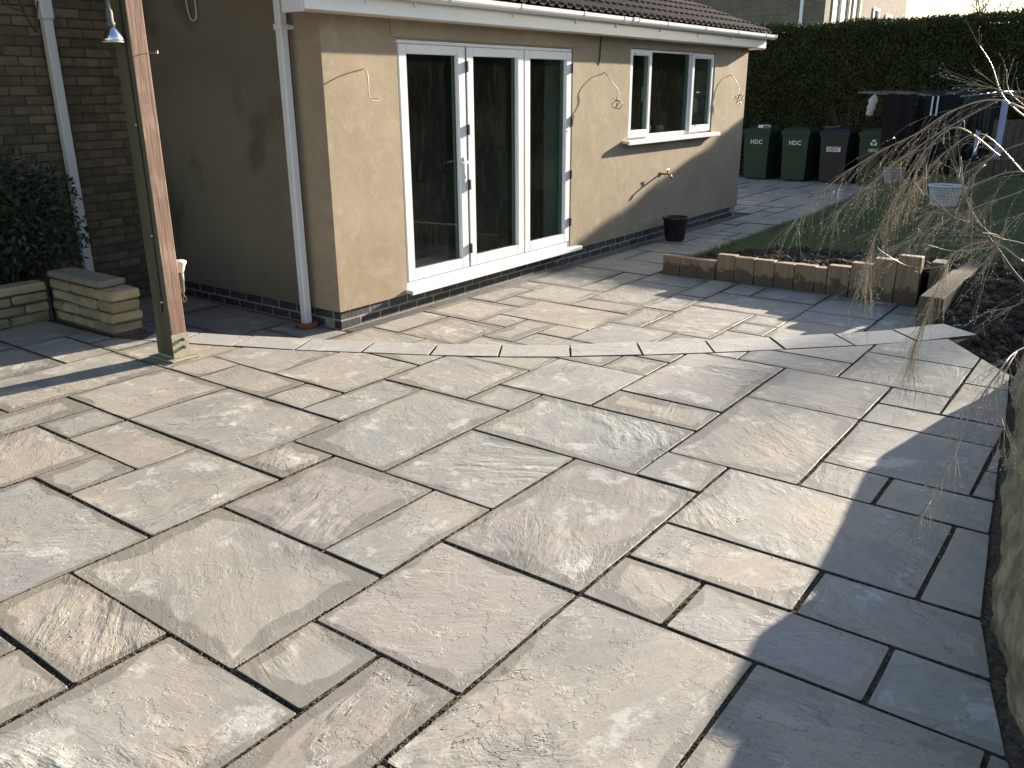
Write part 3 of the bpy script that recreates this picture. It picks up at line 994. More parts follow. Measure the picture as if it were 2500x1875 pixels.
for x in (6.168, 7.046):
    MB().box(x - .003, x + 0.022, yd0 + 0.010, yd0 + 0.03, zl0, zl1).obj('meeting_stile', M['upvc'], door)
    MB().box(x - .0015, x + .0015, yd0 + 0.004, yd0 + 0.009, zl0, zl1).box(x + .0175, x + .0205, yd0 + 0.004, yd0 + 0.009, zl0, zl1).obj('gasket', M['gasket'], door)
MB().box(7.881, 7.886, yd0 + 0.006, yd0 + 0.010, zl0, zl1).obj('gasket', M['gasket'], door)
for x in (6.183, 7.884):
    for z in (1.79, 1.26, 0.78, 0.20) if x < 7 else (1.80, 1.28, 0.74, 0.24):
        MB().box(x - 0.012, x + 0.012, yd0 - 0.026, yd0 - 0.005, z - 0.045, z + 0.045, 0.004).obj('hinge', M['black'], door)
hd = MB().box(6.105, 6.135, yd0 - 0.016, yd0 - 0.005, 0.80, 1.03, 0.005)
hd.tube([(6.12, yd0 - 0.012, 0.985), (6.12, yd0 - 0.055, 0.985), (6.105, yd0 - 0.062, 0.985), (6.04, yd0 - 0.064, 0.982), (5.99, yd0 - 0.060, 0.980)], 0.010, 10)
hobj_h = hd.obj('door_handle', M['upvc'], door, True)
MB().box(6.115, 6.125, yd0 - 0.018, yd0 - 0.0155, 0.84, 0.87).obj('keyhole', M['black'], hobj_h)
hobj(MB().box(5.29, 8.03, YF - 0.075, YF + 0.06, -0.062, -0.031, 0.004).box(5.29, 8.03, YF - 0.085, YF - 0.058, -0.072, -0.035, 0.004), 'door_sill', M['upvc'])

# ---- window
yw0, yw1 = YF + 0.030, YF + 0.098
win = hobj(MB().box(WIN[0], WIN[0] + 0.035, yw0, yw1, WIN[2], WIN[3], 0.004).box(WIN[1] - 0.035, WIN[1], yw0, yw1, WIN[2], WIN[3], 0.004)
           .box(WIN[0] + .035, WIN[1] - .035, yw0, yw1, WIN[2], WIN[2] + 0.05, 0.004).box(WIN[0] + .035, WIN[1] - .035, yw0, yw1, WIN[3] - 0.03, WIN[3], 0.004)
           .box(9.605, 9.672, yw0, yw1, WIN[2] + .05, WIN[3] - .03, 0.004).box(10.70, 10.772, yw0, yw1, WIN[2] + .05, WIN[3] - .03, 0.004), 'window', M['upvc'])
for (a, b) in ((9.120, 9.640), (10.745, 11.392)):
    w = 0.062
    z0, z1 = WIN[2] + 0.022, WIN[3] - 0.012
    MB().box(a, a + w, yw0 - 0.022, yw0 - .001, z0, z1, 0.005).box(b - w, b, yw0 - 0.022, yw0 - .001, z0, z1, 0.005).box(a + w, b - w, yw0 - 0.022, yw0 - .001, z0, z0 + 0.085, 0.005) \
        .box(a + w, b - w, yw0 - 0.022, yw0 - .001, z1 - w, z1, 0.005).obj('sash', M['upvc'], win)
    MB().box(a + 0.09, b - 0.09, yw0 - 0.034, yw0 - .022, z1 - 0.05, z1 - 0.025, 0.004).obj('trickle_vent', M['upvc'], win)
    MB().box(a + w - .004, b - w + .004, yw0 + .004, yw0 + .008, z0 + .08, z1 - w + .004).obj('glass_pane', M['glass'], win)
MB().box(9.672, 10.70, yw0 + .012, yw0 + .016, WIN[2] + .05, WIN[3] - .03).obj('glass_pane', M['glass'], win)
MB().box(9.585, 9.600, yw0 + 0.05, yw0 + 0.075, 1.45, 1.62, 0.004).obj('window_handle', M['upvc'], win)
hobj(MB().box(8.98, 11.53, YF - 0.085, YF + 0.05, 0.996, 1.028, 0.005).box(8.98, 11.53, YF - 0.092, YF - 0.066, 0.980, 1.020, 0.004), 'window_sill', M['upvc'])
for (x, mt, h, r) in ((9.55, 'pot', 0.10, 0.03), (9.95, 'white', 0.11, 0.045), (10.28, 'white', 0.10, 0.05)):
    MB().lathe([(r * .8, 0), (r, h * .6), (r * .95, h)], (x, YF + 0.2, 1.052), 14).obj('ornament', M[mt], win, True)

# ---- eaves: fascia, soffit, gutter, brackets

hobj(MB().box(4.235, 12.66, YG - 0.018, YG, 2.125, 2.29, 0.003), 'fascia', M['upvc'])
hobj(MB().box(4.24, 12.655, YG + 0.001, YF + 0.02, 2.126, 2.136), 'soffit', M['upvc'])
hobj(MB().box(4.228, 4.252, YG + 0.001, YF + 0.03, 2.11, 2.29, 0.003), 'barge_end', M['upvc'])
hobj(MB().box(12.64, 12.664, YG + 0.001, YF + 0.55, 2.11, 2.36, 0.003), 'barge_end', M['upvc'])
def gutter_prof(off=0.0, n=10):
    a = [(0.0, 0.0)]
    pts = []
    for k in range(n + 1):
        t = math.pi * k / n
        pts.append((-0.056 - (0.053 + off) * math.cos(t), -(0.062 + off) * math.sin(t) ** 0.6 if 0 < k < n else 0.0))
    return pts
def gutter_piece(mb, x0, x1, off, zt):
    o_, i_ = gutter_prof(off), gutter_prof(off - 0.004)
    pr = [(YG - 0.018 + p[0], zt + p[1]) for p in o_] + [(YG - 0.018 + p[0], zt + p[1]) for p in i_[::-1]]
    n = len(pr)
    v = [(x0, p[0], p[1]) for p in pr] + [(x1, p[0], p[1]) for p in pr]
    f = [(k, (k + 1) % n, n + (k + 1) % n, n + k) for k in range(n)]
    h = n // 2
    for base in (0, n):
        f += [(base + k, base + k + 1, base + n - 2 - k, base + n - 1 - k) for k in range(h - 1)]
    mb.add(v, f)
ZG = 2.30
mb = MB(); gutter_piece(mb, 4.20, 12.76, 0.0, ZG)
gut = hobj(mb, 'gutter', M['upvc'], smooth=False)
for x in (4.54, 4.82, 5.34, 6.61, 7.64, 8.42, 9.41, 10.41, 11.41, 12.38):
    mb = MB(); gutter_piece(mb, x - 0.016, x + 0.016, 0.0035, ZG + 0.003)
    mb.box(x - 0.016, x + 0.016, YG - 0.030, YG - 0.0185, ZG - 0.10, ZG - 0.03)
    mb.obj('gutter_bracket', M['upvc'], gut)
for x in (5.59, 8.66):
    mb = MB(); gutter_piece(mb, x - 0.05, x + 0.05, 0.004, ZG + 0.004)
    gutter_piece(mb, x - 0.064, x - 0.052, 0.007, ZG + 0.006); gutter_piece(mb, x + 0.052, x + 0.064, 0.007, ZG + 0.006)
    mb.obj('gutter_union', M['upvc'], gut)
mb = MB(); gutter_piece(mb, 12.735, 12.765, 0.006, ZG + 0.004)
mb.obj('gutter_end', M['upvc'], gut)
# downpipe at the corner
dp = MB().box(4.402, 4.467, 5.335, 5.400, DZ + 0.03, 2.31, 0.006)
dpo = hobj(dp, 'downpipe', M['upvc'])
MB().box(4.394, 4.475, 5.327, 5.408, 2.02, 2.06, 0.004).box(4.475, 4.529, 5.34, 5.395, 2.025, 2.055).obj('pipe_clip', M['upvc'], dpo)

# ---- roof: battens below, interlocking tiles
SL = math.atan(0.372)
rf = hobj(MB().add([(4.24, YG - 0.03, 2.292), (12.70, YG - 0.03, 2.292), (12.70, 9.0, 2.292 + 4.145 * 0.372), (4.24, 9.0, 2.292 + 4.145 * 0.372),
                    (4.24, YG - 0.03, 2.27), (12.70, YG - 0.03, 2.27), (12.70, 9.0, 2.27 + 4.145 * 0.372), (4.24, 9.0, 2.27 + 4.145 * 0.372)],
                   [(0, 1, 2, 3), (7, 6, 5, 4), (0, 4, 5, 1), (1, 5, 6, 2), (2, 6, 7, 3), (3, 7, 4, 0)]), 'roof', M['tile'])
def tile_mesh():
    wd, ln, th = 0.298, 0.40, 0.014
    prof = []
    for k in range(13):
        u = k / 12
        ph = (u * 2) % 1.0
        z = 0.034 * max(0.0, math.sin(math.pi * min(1, ph / 0.52))) if ph < 0.52 else 0.0
        prof.append((u * wd, z))
    v, f = [], []
    n = len(prof)
    for (y, dz) in ((0.0, 0.026), (ln, 0.0)):
        v += [(x, y, z + dz + th) for x, z in prof]
    v += [(x, 0.0, z + 0.026) for x, z in prof]
    f += [(k, k + 1, n + k + 1, n + k) for k in range(n - 1)]
    f += [(2 * n + k, 2 * n + k + 1, k + 1, k) for k in range(n - 1)]
    return mesh_from('roof_tile', v, f, M['tile'])
tm = tile_mesh()
rows = 10
for r_ in range(rows):
    yy = YG - 0.045 + r_ * 0.325 * math.cos(SL)
    zz = 2.302 + r_ * 0.325 * math.sin(SL)
    for c_ in range(28):
        x = 12.73 - 0.299 * (c_ + 1)
        if 4 <= r_ <= 7 and 9.6 < x + .15 < 11.2 and False:
            continue
        link_mesh('roof_tile', tm, None, rf, (x, yy, zz), (SL, 0, 0))
# roof window
rw = hobj(MB().box(-0.5, 0.5, 0, 0.9, 0.03, 0.09, 0.01).box(-0.43, 0.43, 0.07, 0.83, 0.09, 0.097), 'roof_window', M['upvc'])
rw.location = W(11.05, 6.25, 2.302 + 1.42 * 0.372 + 0.03)
rw.rotation_euler = (SL, 0, 0)
MB().box(-0.40, 0.40, 0.10, 0.80, 0.098, 0.102).obj('glass_pane', M['gasket'], rw)

# ---- brick wall of the main house behind
YM = 7.5
bw = hobj(MB().box(-2.0, XC + 0.25, YM + 0.012, YM + 0.3, DZ - 0.05, 4.9), 'brick_wall', M['dark_mortar'])
bmesh_ = [MB().box(0, 0.2145, 0, 0.05, 0, 0.0645, 0.005, 0.002).mesh('brick', M['buff_brick']) for _ in range(4)]
far_b = MB()
for row in range(68):
    z = DZ + row * 0.075
    x = XC + 0.02 - 0.225 * 29 + (0.1125 if row % 2 else 0)
    while x < XC + 0.02:
        if z < 2.62 and x > 3.02:
            link_mesh('brick', bmesh_[random.randrange(4)], None, bw, (x, YM + random.uniform(-0.004, 0.003), z))
        else:
            far_b.box(x, x + 0.2145, YM - 0.001, YM + 0.05, z, z + 0.0645)
        x += 0.225
fo = far_b.obj('brickwork', M['buff_brick'], bw)
fo['kind'] = 'stuff'
dp2 = hobj(MB().box(3.74, 3.815, YM - 0.10, YM - 0.03, DZ, 2.17, 0.006).box(3.728, 3.827, YM - 0.115, YM - 0.02, 2.15, 2.38, 0.012), 'downpipe', M['upvc'])
# ---- clay gully collar below the corner downpipe
MBg = MB().lathe([(0.085, 0.0), (0.095, 0.028), (0.088, 0.042), (0.060, 0.042), (0.055, 0.0)], (0, 0, 0), 24, cap0=False, cap1=False)
gl_ = MBg.obj('drain_gully', M['terracotta'], None, True, (4.434, 5.367, DZ))
tag(gl_, 'round clay gully collar under the corner downpipe', 'drain')

# ---- cables, tap
def cable(name, pts, r, mat, label, n=6):
    P = [Vector(p) for p in pts]
    base = P[0].copy()
    # catmull-rom
    out = []
    for k in range(len(P) - 1):
        p0, p1, p2, p3 = P[max(0, k - 1)], P[k], P[k + 1], P[min(len(P) - 1, k + 2)]
        for s in range(6):
            t = s / 6
            out.append(0.5 * ((2 * p1) + (p2 - p0) * t + (2 * p0 - 5 * p1 + 4 * p2 - p3) * t * t + (3 * p1 - p0 - 3 * p2 + p3) * t ** 3) - base)
    out.append(P[-1] - base)
    o = MB().tube(out, r, n).obj(name, mat, None, True, base)
    return tag(o, label, 'cable', 'cables left hanging out of the render')

def coil(c, r, turns, n, tilt):
    out = []
    rr = random.Random(int(c[0] * 100))
    for k in range(n):
        a = 2 * math.pi * turns * k / n
        q = r * (1 + 0.25 * math.sin(a * 0.37 + 1))
        out.append((c[0] + q * math.cos(a), c[1] + 0.04 * math.sin(a * 0.7 + tilt), c[2] + q * 0.85 * math.sin(a) + rr.uniform(-.006, .006)))
    return out
cable('cable', [(4.93, YF + .01, 1.745), (4.905, 5.02, 1.755), (4.88, 4.96, 1.70), (4.86, 4.94, 1.60), (4.862, 4.935, 1.548), (4.90, 4.93, 1.546), (4.95, 4.92, 1.540), (4.955, 4.92, 1.522), (4.90, 4.92, 1.522), (4.86, 4.92, 1.524)], 0.0045, M['cablew'],
      'pale stiff cable with a small hook end between the corner and the folding doors')
cable('cable', [(8.50, YF + .01, 1.745), (8.47, 5.02, 1.76), (8.50, 4.97, 1.69), (8.60, 4.95, 1.61), (8.62, 4.93, 1.55), (8.56, 4.92, 1.49)] + coil((8.535, 4.90, 1.44), 0.055, 3, 18, 0.4) + [(8.60, 4.90, 1.385)], 0.0042, M['cableb'],
      'dark thin cable ending in a loose tangle between the doors and the window')
cable('cable', [(11.90, YF + .01, 1.75), (11.87, 5.02, 1.765), (11.93, 4.97, 1.68), (12.0, 4.95, 1.60), (11.93, 4.93, 1.54)] + coil((11.93, 4.91, 1.46), 0.075, 4, 26, 1.1), 0.0042, M['cableb'],
      'dark cable ending in a round coil beside the far corner of the front wall')
cable('cable', [(8.47, YF + .0, 2.125), (8.435, YF - 0.008, 2.10), (8.425, YF - 0.008, 2.0), (8.42, YF - 0.008, 1.90), (8.41, YF + 0.005, 1.83)], 0.007, M['black'],
      'short black cable running down the render from the fascia')
tap = empty('garden_tap', (9.98, YF, 0.585))
tag(tap, 'brass garden tap sticking out of the render below the window', 'tap')
MB().tube([(0, 0.02, 0), (0, -0.10, 0), (0, -0.14, -0.012), (0, -0.155, -0.05)], 0.012, 10).obj('spout', M['brass'], tap, True)
MB().lathe([(0.03, -0.006), (0.03, 0.0)], (0, -0.004, 0), 16, 'y').obj('wall_plate', M['brass'], tap)
MB().tube([(0, -0.09, 0), (0, -0.095, 0.055)], 0.008, 8).tube([(-0.035, -0.095, 0.055), (0.035, -0.095, 0.058)], 0.007, 8).obj('tap_handle', M['brass'], tap)

# ------------------------------------------------------------------ pergola post and its lamps
post = empty('pergola_post', (2.925, 4.852, 0))
tag(post, 'brown stained timber pergola post on a galvanised base', 'post')
MB().box(-0.052, 0.052, -0.082, 0.082, 0.03, 2.75, 0.004).obj('timber_post', M['post'], post)
MB().box(-0.058, 0.058, -0.0875, -0.0835, 0.014, 0.165).box(-0.058, 0.058, 0.0835, 0.0875, 0.014, 0.165).box(-0.0575, 0.0575, -0.083, 0.083, 0.013, 0.028).obj('base_shoe', M['zinc'], post)
MB().box(-0.10, 0.10, -0.13, 0.13, 0.0, 0.012, 0.003).obj('base_plate', M['zinc'], post)
for z in (0.075, 0.125):
    MB().lathe([(0.012, 0.0), (0.012, 0.010), (0.006, 0.014)], (0.012, -0.0876 - 0.014, z), 6, 'y').obj('bolt', M['rust'], post)
MB().tube([(-0.0555, -0.035, 2.7), (-0.0555, -0.036, 1.8), (-0.0555, -0.045, 1.0), (-0.0555, -0.03, 0.36), (-0.0555, -0.02, 0.30)], 0.005, 6).obj('lamp_flex', M['black'], post, True)
MB().box(-0.058, 0.058, -0.06, 0.06, 2.76, 2.80).obj('post_cap', M['post'], post)
for z in (1.42, 0.78, 0.37):
    MB().box(-0.0635, -0.053, -0.042, -0.028, z - .004, z + .004).obj('cable_clip', M['white'], post)
MB().tube([(0.0, -0.08, 1.80), (0.03, -0.10, 1.805), (0.075, -0.12, 1.81)], 0.0025, 6).lathe([(0.007, -0.008), (0.008, 0.008)], (0.078, -0.121, 1.812), 8).obj('wire_hook', M['zinc'], post)

pg = empty('pergola', (1.0, 6.1, 0))  # unseen roof, added to keep sky light off the side wall and planter corner
tag(pg, 'added out-of-view pergola roof of boards and rafters, blocking sky over the planter corner', 'pergola')
MB().box(-4.0, 1.98, -1.34, -1.22, 2.81, 2.96, 0.005).obj('beam', M['post'], pg)
MB().box(-4.0, 1.98, 1.25, 1.37, 2.81, 2.96, 0.005).obj('beam', M['post'], pg)
for k in range(11):
    MB().box(-0.03, 0.03, -1.55, 1.38, 2.965, 3.08, 0.004).obj('rafter', M['post'], pg, False, (-3.9 + k * 0.58, 0, 0))
for k in range(24):
    MB().box(-4.0, 2.0, -0.058, 0.058, 3.085, 3.105, 0.003).obj('roof_board', M['post'], pg, False, (0, -1.48 + k * 0.122, 0))
for y in (-1.28,):
    MB().box(-0.05, 0.05, -0.05, 0.05, 0.0, 2.80, 0.004).obj('timber_post', M['post'], pg, False, (-3.9, y, 0))
vn = empty('bare_climber', (3.36, 7.05, 2.95))
tag(vn, 'bare dark climber stems dangling in front of the brick wall', 'climber')
for pts in ([(0, 0, 0.1), (0.01, 0.02, -0.35), (0.03, 0.02, -0.55), (0.06, 0.0, -0.78), (0.14, 0.02, -0.92)], [(0.14, 0.02, -0.92), (0.16, 0.01, -0.8), (0.18, 0.0, -0.70)],
            [(0.03, 0.02, -0.55), (0.12, 0.03, -0.66), (0.2, 0.03, -0.62)], [(-0.02, 0, 0.1), (-0.1, 0.02, -0.5), (-0.06, 0.02, -0.72), (0.06, 0, -0.78)]):
    MB().tube(spline(pts, 5), 0.011, 6, 0.006).obj('stem', M['bark'], vn, True)
cable('cable', [(XC + .005, 6.62, 2.42), (XC - 0.02, 6.60, 2.30), (XC - 0.03, 6.56, 2.17), (XC - 0.03, 6.52, 2.14), (XC - 0.03, 6.47, 2.17), (XC - 0.02, 6.48, 2.32), (XC + .005, 6.50, 2.44)], 0.005, M['white'],
      'white cable loop sticking out of the stained side wall')
sp = empty('spotlight', (2.79, 4.80, 1.94))
tag(sp, 'silver reflector spotlight hanging head down beside the pergola post', 'spotlight', 'garden lamps on the pergola post')
MB().lathe([(0.055, -0.075), (0.057, -0.068), (0.048, -0.045), (0.028, -0.01), (0.02, 0.0)], (0, 0, 0), 24).obj('bulb', M['chrome'], sp, True)
MB().lathe([(0.0545, -0.080), (0.0545, -0.0745)], (0, 0, 0), 24).obj('lens', M['lampwhite'], sp)
MB().lathe([(0.021, 0.0), (0.024, 0.02), (0.019, 0.025), (0.019, 0.075), (0.014, 0.09), (0.009, 0.14)], (0, 0, 0), 16).obj('lamp_holder', M['lampgrey'], sp, True)
MB().tube([(0, 0, 0.13), (0.01, 0.0, 0.17), (0.05, 0.01, 0.19), (0.085, 0.03, 0.19)], 0.006, 8).obj('bracket', M['black'], sp)
sp2 = empty('spotlight', (3.045, 4.86, 0.52))
tag(sp2, 'cream reflector lamp with its face up, low on the pergola post', 'spotlight', 'garden lamps on the pergola post')
MB().lathe([(0.02, 0.0), (0.028, 0.015), (0.036, 0.045), (0.046, 0.06), (0.046, 0.072), (0.036, 0.078)], (0, 0, 0), 24).obj('bulb', M['lampwhite'], sp2, True)
MB().lathe([(0.008, -0.13), (0.014, -0.12), (0.017, -0.06), (0.020, -0.055), (0.022, 0.002)], (0, 0, 0), 16).obj('lamp_holder', M['lampgrey'], sp2, True)
MB().tube([(0.0, 0, -0.12), (0.004, -.004, -0.15)], 0.005, 8).tube([(0.004 + 0.012 * math.sin(a), -0.004, -0.17 + 0.018 * math.cos(a)) for a in [k * math.pi / 6 for k in range(13)]], 0.003, 6).obj('ring', M['terracotta'], sp2)
MB().lathe([(0.03, 0.0), (0.026, 0.012)], (-0.066, -0.01, -0.12), 16, 'x').tube([(-0.05, 0, -0.11), (-0.016, 0, -0.08)], 0.006, 6).obj('bracket', M['lampgrey'], sp2)

# ------------------------------------------------------------------ planter walls and shrub on the left
pw = empty('planter_wall', (2.95, 6.0, 0))
tag(pw, 'low planter wall of buff walling stone with a flat cap', 'wall')
def stones(x0, x1, y0, y1, z0, z1, along, parent, rows=4, seed=1):
    r = random.Random(seed)
    h = (z1 - z0) / rows
    for k in range(rows):
        a0, a1 = (x0, x1) if along == 'x' else (y0, y1)
        a = a0
        first = True
        while a < a1 - 0.02:
            L = r.uniform(0.17, 0.36) * (0.55 if first and k % 2 else 1.0)
            first = False
            b = min(a + L, a1)
            if a1 - b < 0.10:
                b = a1
            p = r.uniform(-0.012, 0.012)
            zz0, zz1 = z0 + k * h + 0.005, z0 + (k + 1) * h - 0.006
            if along == 'x':
                m_ = MB().box(a + .005, b - .005, y0 + p, y1, zz0, zz1, 0.012, 0.004)
            else:
                m_ = MB().box(x0 + p, x1 + r.uniform(-.012, .012), a + .005 + (r.uniform(-.02, .015) if a == a0 else 0), b - .005, zz0, zz1, 0.014, 0.005)
            m_.obj('stone', M['walling'], parent, False, (-2.95, -6.0, 0))
            a = b
stones(2.955, 3.175, 5.60, 6.42, 0.0, 0.315, 'y', pw, 4, 5)
stones(0.4, 2.94, 6.43, 6.60, 0.0, 0.295, 'x', pw, 4, 9)
MB().box(2.975, 3.155, 5.63, 6.45, -0.02, 0.30).box(0.4, 2.96, 6.455, 6.59, -0.02, 0.285).obj('mortar_core', M['dark_mortar'], pw, False, (-2.95, -6.0, 0))
MB().box(2.965, 3.165, 5.74, 6.45, 0.317, 0.362, 0.010, 0.004).obj('cap_stone', M['cap'], pw, False, (-2.95, -6.0, 0))
pb = MB().box(0.4, 3.14, 6.6, 7.48, -0.21, 0.24).obj('planting_bed', M['soil'])
structure(pb)

def leaf_cloud(name, centers, n, size, mat, parent, seed=1, aspect=0.45, droop=0.0, shell=0.5):
    """leaf-sized quads folded along the rib, spread through several lobes"""
    r = np.random.default_rng(seed)
    cs = np.array([c[:3] for c in centers], float)
    rs = np.array([c[3:6] for c in centers], float)
    wgt = rs.prod(1); wgt /= wgt.sum()
    k = r.choice(len(cs), n, p=wgt)
    d = r.normal(size=(n, 3)); d /= np.linalg.norm(d, axis=1)[:, None]
    rad = r.uniform(0, 1, n) ** (shell * 0.5)
    P = cs[k] + d * rs[k] * rad[:, None] * r.uniform(0.86, 1.10, (n, 1))
    t = d * 0.6 + r.normal(size=(n, 3)) * 0.8
    t[:, 2] -= droop
    t /= np.linalg.norm(t, axis=1)[:, None]
    s_ = np.cross(t, r.normal(size=(n, 3))); s_ /= np.linalg.norm(s_, axis=1)[:, None]
    up = np.cross(s_, t)
    L = size * r.uniform(0.6, 1.3, (n, 1))
    Wd = L * aspect
    V = np.stack([P, P + t * L * 0.5 + s_ * Wd * 0.5 + up * L * 0.08, P + t * L, P + t * L * 0.5 - s_ * Wd * 0.5 + up * L * 0.08], 1).reshape(-1, 3)
    F = np.arange(n * 4).reshape(n, 4)
    o = link_mesh(name, mesh_np(name, V, F, mat), None, parent)
    return o
sh = empty('evergreen_shrub', (2.9, 6.95, 0.24))
tag(sh, 'dark evergreen shrub growing in the stone planter by the brick wall', 'shrub')
f_ = leaf_cloud('foliage', [(0.05, 0.0, 0.42, 0.48, 0.36, 0.42), (-0.3, -0.05, 0.5, 0.5, 0.36, 0.45), (0.36, 0.02, 0.30, 0.32, 0.28, 0.30), (0.10, 0.0, 0.72, 0.34, 0.26, 0.24), (-0.8, 0, 0.4, 0.5, 0.36, 0.42),
                            (0.45, 0.05, 0.62, 0.2, 0.2, 0.22)],
                7500, 0.055, M['shrub'], sh, 4, 0.45, 0.2)
f_['kind'] = 'stuff'
mb = MB()
for k in range(9):
    a = k * 0.7
    mb.tube([(0.05 * math.cos(a), 0.05 * math.sin(a), -0.05), (0.15 * math.cos(a), 0.12 * math.sin(a), 0.3), (0.36 * math.cos(a), 0.24 * math.sin(a), 0.62)], 0.012, 6, 0.004)
mb.obj('stem', M['stem'], sh)

# ------------------------------------------------------------------ sleeper retaining wall
sw = empty('sleeper_wall', (8.0, 2.6, DZ))
tag(sw, 'retaining edge of upright timber sleepers, stepping up towards its corner', 'retaining wall')
ys = 3.99
tops = [-0.030, -0.035, -0.032, 0.040, 0.032, 0.030, 0.022, 0.026, 0.020, 0.052, 0.098, 0.160, 0.205]
for k, zt in enumerate(tops):
    w = 0.196 if k not in (8,) else 0.11
    j = random.uniform(-0.006, 0.006)
    MB().box(-0.0 + j, 0.10 + j, -w + 0.003, -0.001, -0.02, zt - DZ, 0.006, 0.0015).obj('sleeper', M['sleeper'], sw, False, (0, ys - 2.6, 0))
    ys -= w
    if k == 9:
        ys -= 0.005
# return run towards the step
MB().box(-0.90, 1.05, -0.08, 0.09, -0.02, 0.145, 0.008, 0.002).obj('sleeper', M['oldsleeper'], sw, False, (0, 1.245 - 2.6, 0))
MB().box(-0.90, 0.85, -0.082, 0.088, 0.150, 0.285, 0.008, 0.002).obj('sleeper', M['oldsleeper'], sw, False, (0, 1.247 - 2.6, 0))
MB().box(-0.10, 0.10, 0.09, 0.20, -0.02, 0.40, 0.006).obj('sleeper', M['oldsleeper'], sw, False, (0.06, 1.247 - 2.6, 0))

# ------------------------------------------------------------------ lawn, soil
def lerp(a, b, t):
    return a + (b - a) * np.clip(t, 0, 1)
def sstep(t):
    t = np.clip(t, 0, 1)
    return t * t * (3 - 2 * t)
def vnoise(x, y, s, seed=0):
    x, y = np.asarray(x, float) * s + seed * 17.3, np.asarray(y, float) * s + seed * 5.1
    xi, yi = np.floor(x), np.floor(y)
    def h(a, b):
        v = np.sin(a * 127.1 + b * 311.7) * 43758.5453
        return v - np.floor(v)
    u, w = sstep(x - xi), sstep(y - yi)
    return (h(xi, yi) * (1 - u) + h(xi + 1, yi) * u) * (1 - w) + (h(xi, yi + 1) * (1 - u) + h(xi + 1, yi + 1) * u) * w
def lawn_edge(x):
    return 3.98 + np.clip((x - 12.0) / 6, 0, 1) * 0.38 - 0.0 * x
def lawn_z(x, y):
    e = lawn_edge(x)
    z = lerp(DZ + 0.035, -0.02, (e - y) / 1.0)
    z = lerp(z, 0.06, (2.6 - y) / 1.6)
    z = lerp(z, -0.02, (1.3 - y) / 1.0) if False else z
    return z + 0.02 * (vnoise(x, y, 1.3) - 0.5)
def grid_mesh(name, xs, ys, zf, mat, keep=None):
    X, Y = np.meshgrid(xs, ys)
    Zv = zf(X, Y)
    V = np.stack([X, Y, Zv], -1).reshape(-1, 3)
    nx, ny = len(xs), len(ys)
    I = np.arange(nx * ny).reshape(ny, nx)
    F = np.stack([I[:-1, :-1], I[:-1, 1:], I[1:, 1:], I[1:, :-1]], -1).reshape(-1, 4)
    if keep is not None:
        c = V[F].mean(1)
        F = F[keep(c[:, 0], c[:, 1])]
    return link_mesh(name, mesh_np(name, V, F, mat, True))
def soil_z(x, y):
    return lawn_z(x, y) + 0.018 + 0.05 * (vnoise(x, y, 9, 1) - 0.5) + 0.045 * (vnoise(x, y, 22, 2) - 0.5)
lawn = structure(grid_mesh('lawn', np.arange(8.07, 18.75, 0.12), np.arange(-5.2, 4.40, 0.12), lawn_z, M['turf'], lambda x, y: (y < lawn_edge(x)) & ((x > 8.1)) & ((y > 1.25) | (x > 8.7))))
sb = structure(grid_mesh('soil_border', np.arange(8.085, 9.3, 0.025), np.arange(1.30, 3.99, 0.025), soil_z, M['soil'],
                         lambda x, y: x < 8.75 + 0.25 * vnoise(x, y, 3, 4)))
def soil2_z(x, y):
    return lerp(-0.12, 0.02, (x - 6.9) / 1.0) - 0.10 * sstep((6.9 - x) / 1.2) * 0 + 0.10 * (vnoise(x, y, 5, 5) - 0.5) + 0.06 * (vnoise(x, y, 16, 6) - 0.5) + 0.03 * (vnoise(x, y, 40, 7) - 0.5)
def right_of_paving(x, y):
    c1 = (x > 6.42) | (y < 0.47 + (x - 5.54) * 0.72)
    c2 = (y < 1.165) | (x > 9.0)
    c3 = ~((y > 0.86) & (x < 6.70))
    return c1 & c2 & c3 & (y > 0.3)
structure(grid_mesh('soil_bed', np.arange(5.4, 9.6, 0.03), np.arange(-1.2, 1.3, 0.03), soil2_z, M['soil'], right_of_paving))
# loose clods
def clods(name, n, fx, fz, seed, size=(0.012, 0.045)):
    r = np.random.default_rng(seed)
    P = fx(r, n)
    z = fz(P[:, 0], P[:, 1])
    base = np.array([(1, 0, 0), (-1, 0, 0), (0, 1, 0), (0, -1, 0), (0, 0, 1), (0, 0, -1)], float)
    tri = np.array([(0, 2, 4), (2, 1, 4), (1, 3, 4), (3, 0, 4), (2, 0, 5), (1, 2, 5), (3, 1, 5), (0, 3, 5)])
    s_ = r.uniform(size[0], size[1], (n, 1, 1))
    V = base[None] * s_ * r.uniform(0.6, 1.3, (n, 6, 1))
    V[:, :, 2] *= 0.7
    V += np.stack([P[:, 0], P[:, 1], z], -1)[:, None, :]
    F = (tri[None] + (np.arange(n) * 6)[:, None, None]).reshape(-1, 3)
    o = link_mesh(name, mesh_np(name, V.reshape(-1, 3), F, M['soil']))
    o['kind'] = 'stuff'
    return o
o = clods('soil_clods', 1500, lambda r, n: np.stack([8.12 + 0.8 * r.uniform(0, 1, n) ** 1.5, r.uniform(1.35, 3.95, n)], -1), soil_z, 2)
tag(o, 'loose dark clods on the soil strip behind the sleepers', 'soil')
def p2(r, n):
    P = np.stack([r.uniform(5.6, 9.0, n * 3), r.uniform(0.3, 1.15, n * 3)], -1)
    return P[right_of_paving(P[:, 0], P[:, 1])][:n]
r_ = np.random.default_rng(8)
PP = p2(r_, 1400)
o = clods('soil_clods', len(PP), lambda r, n: PP, soil2_z, 3, (0.012, 0.06))
tag(o, 'loose dark clods on the bare bed beside the step', 'soil')

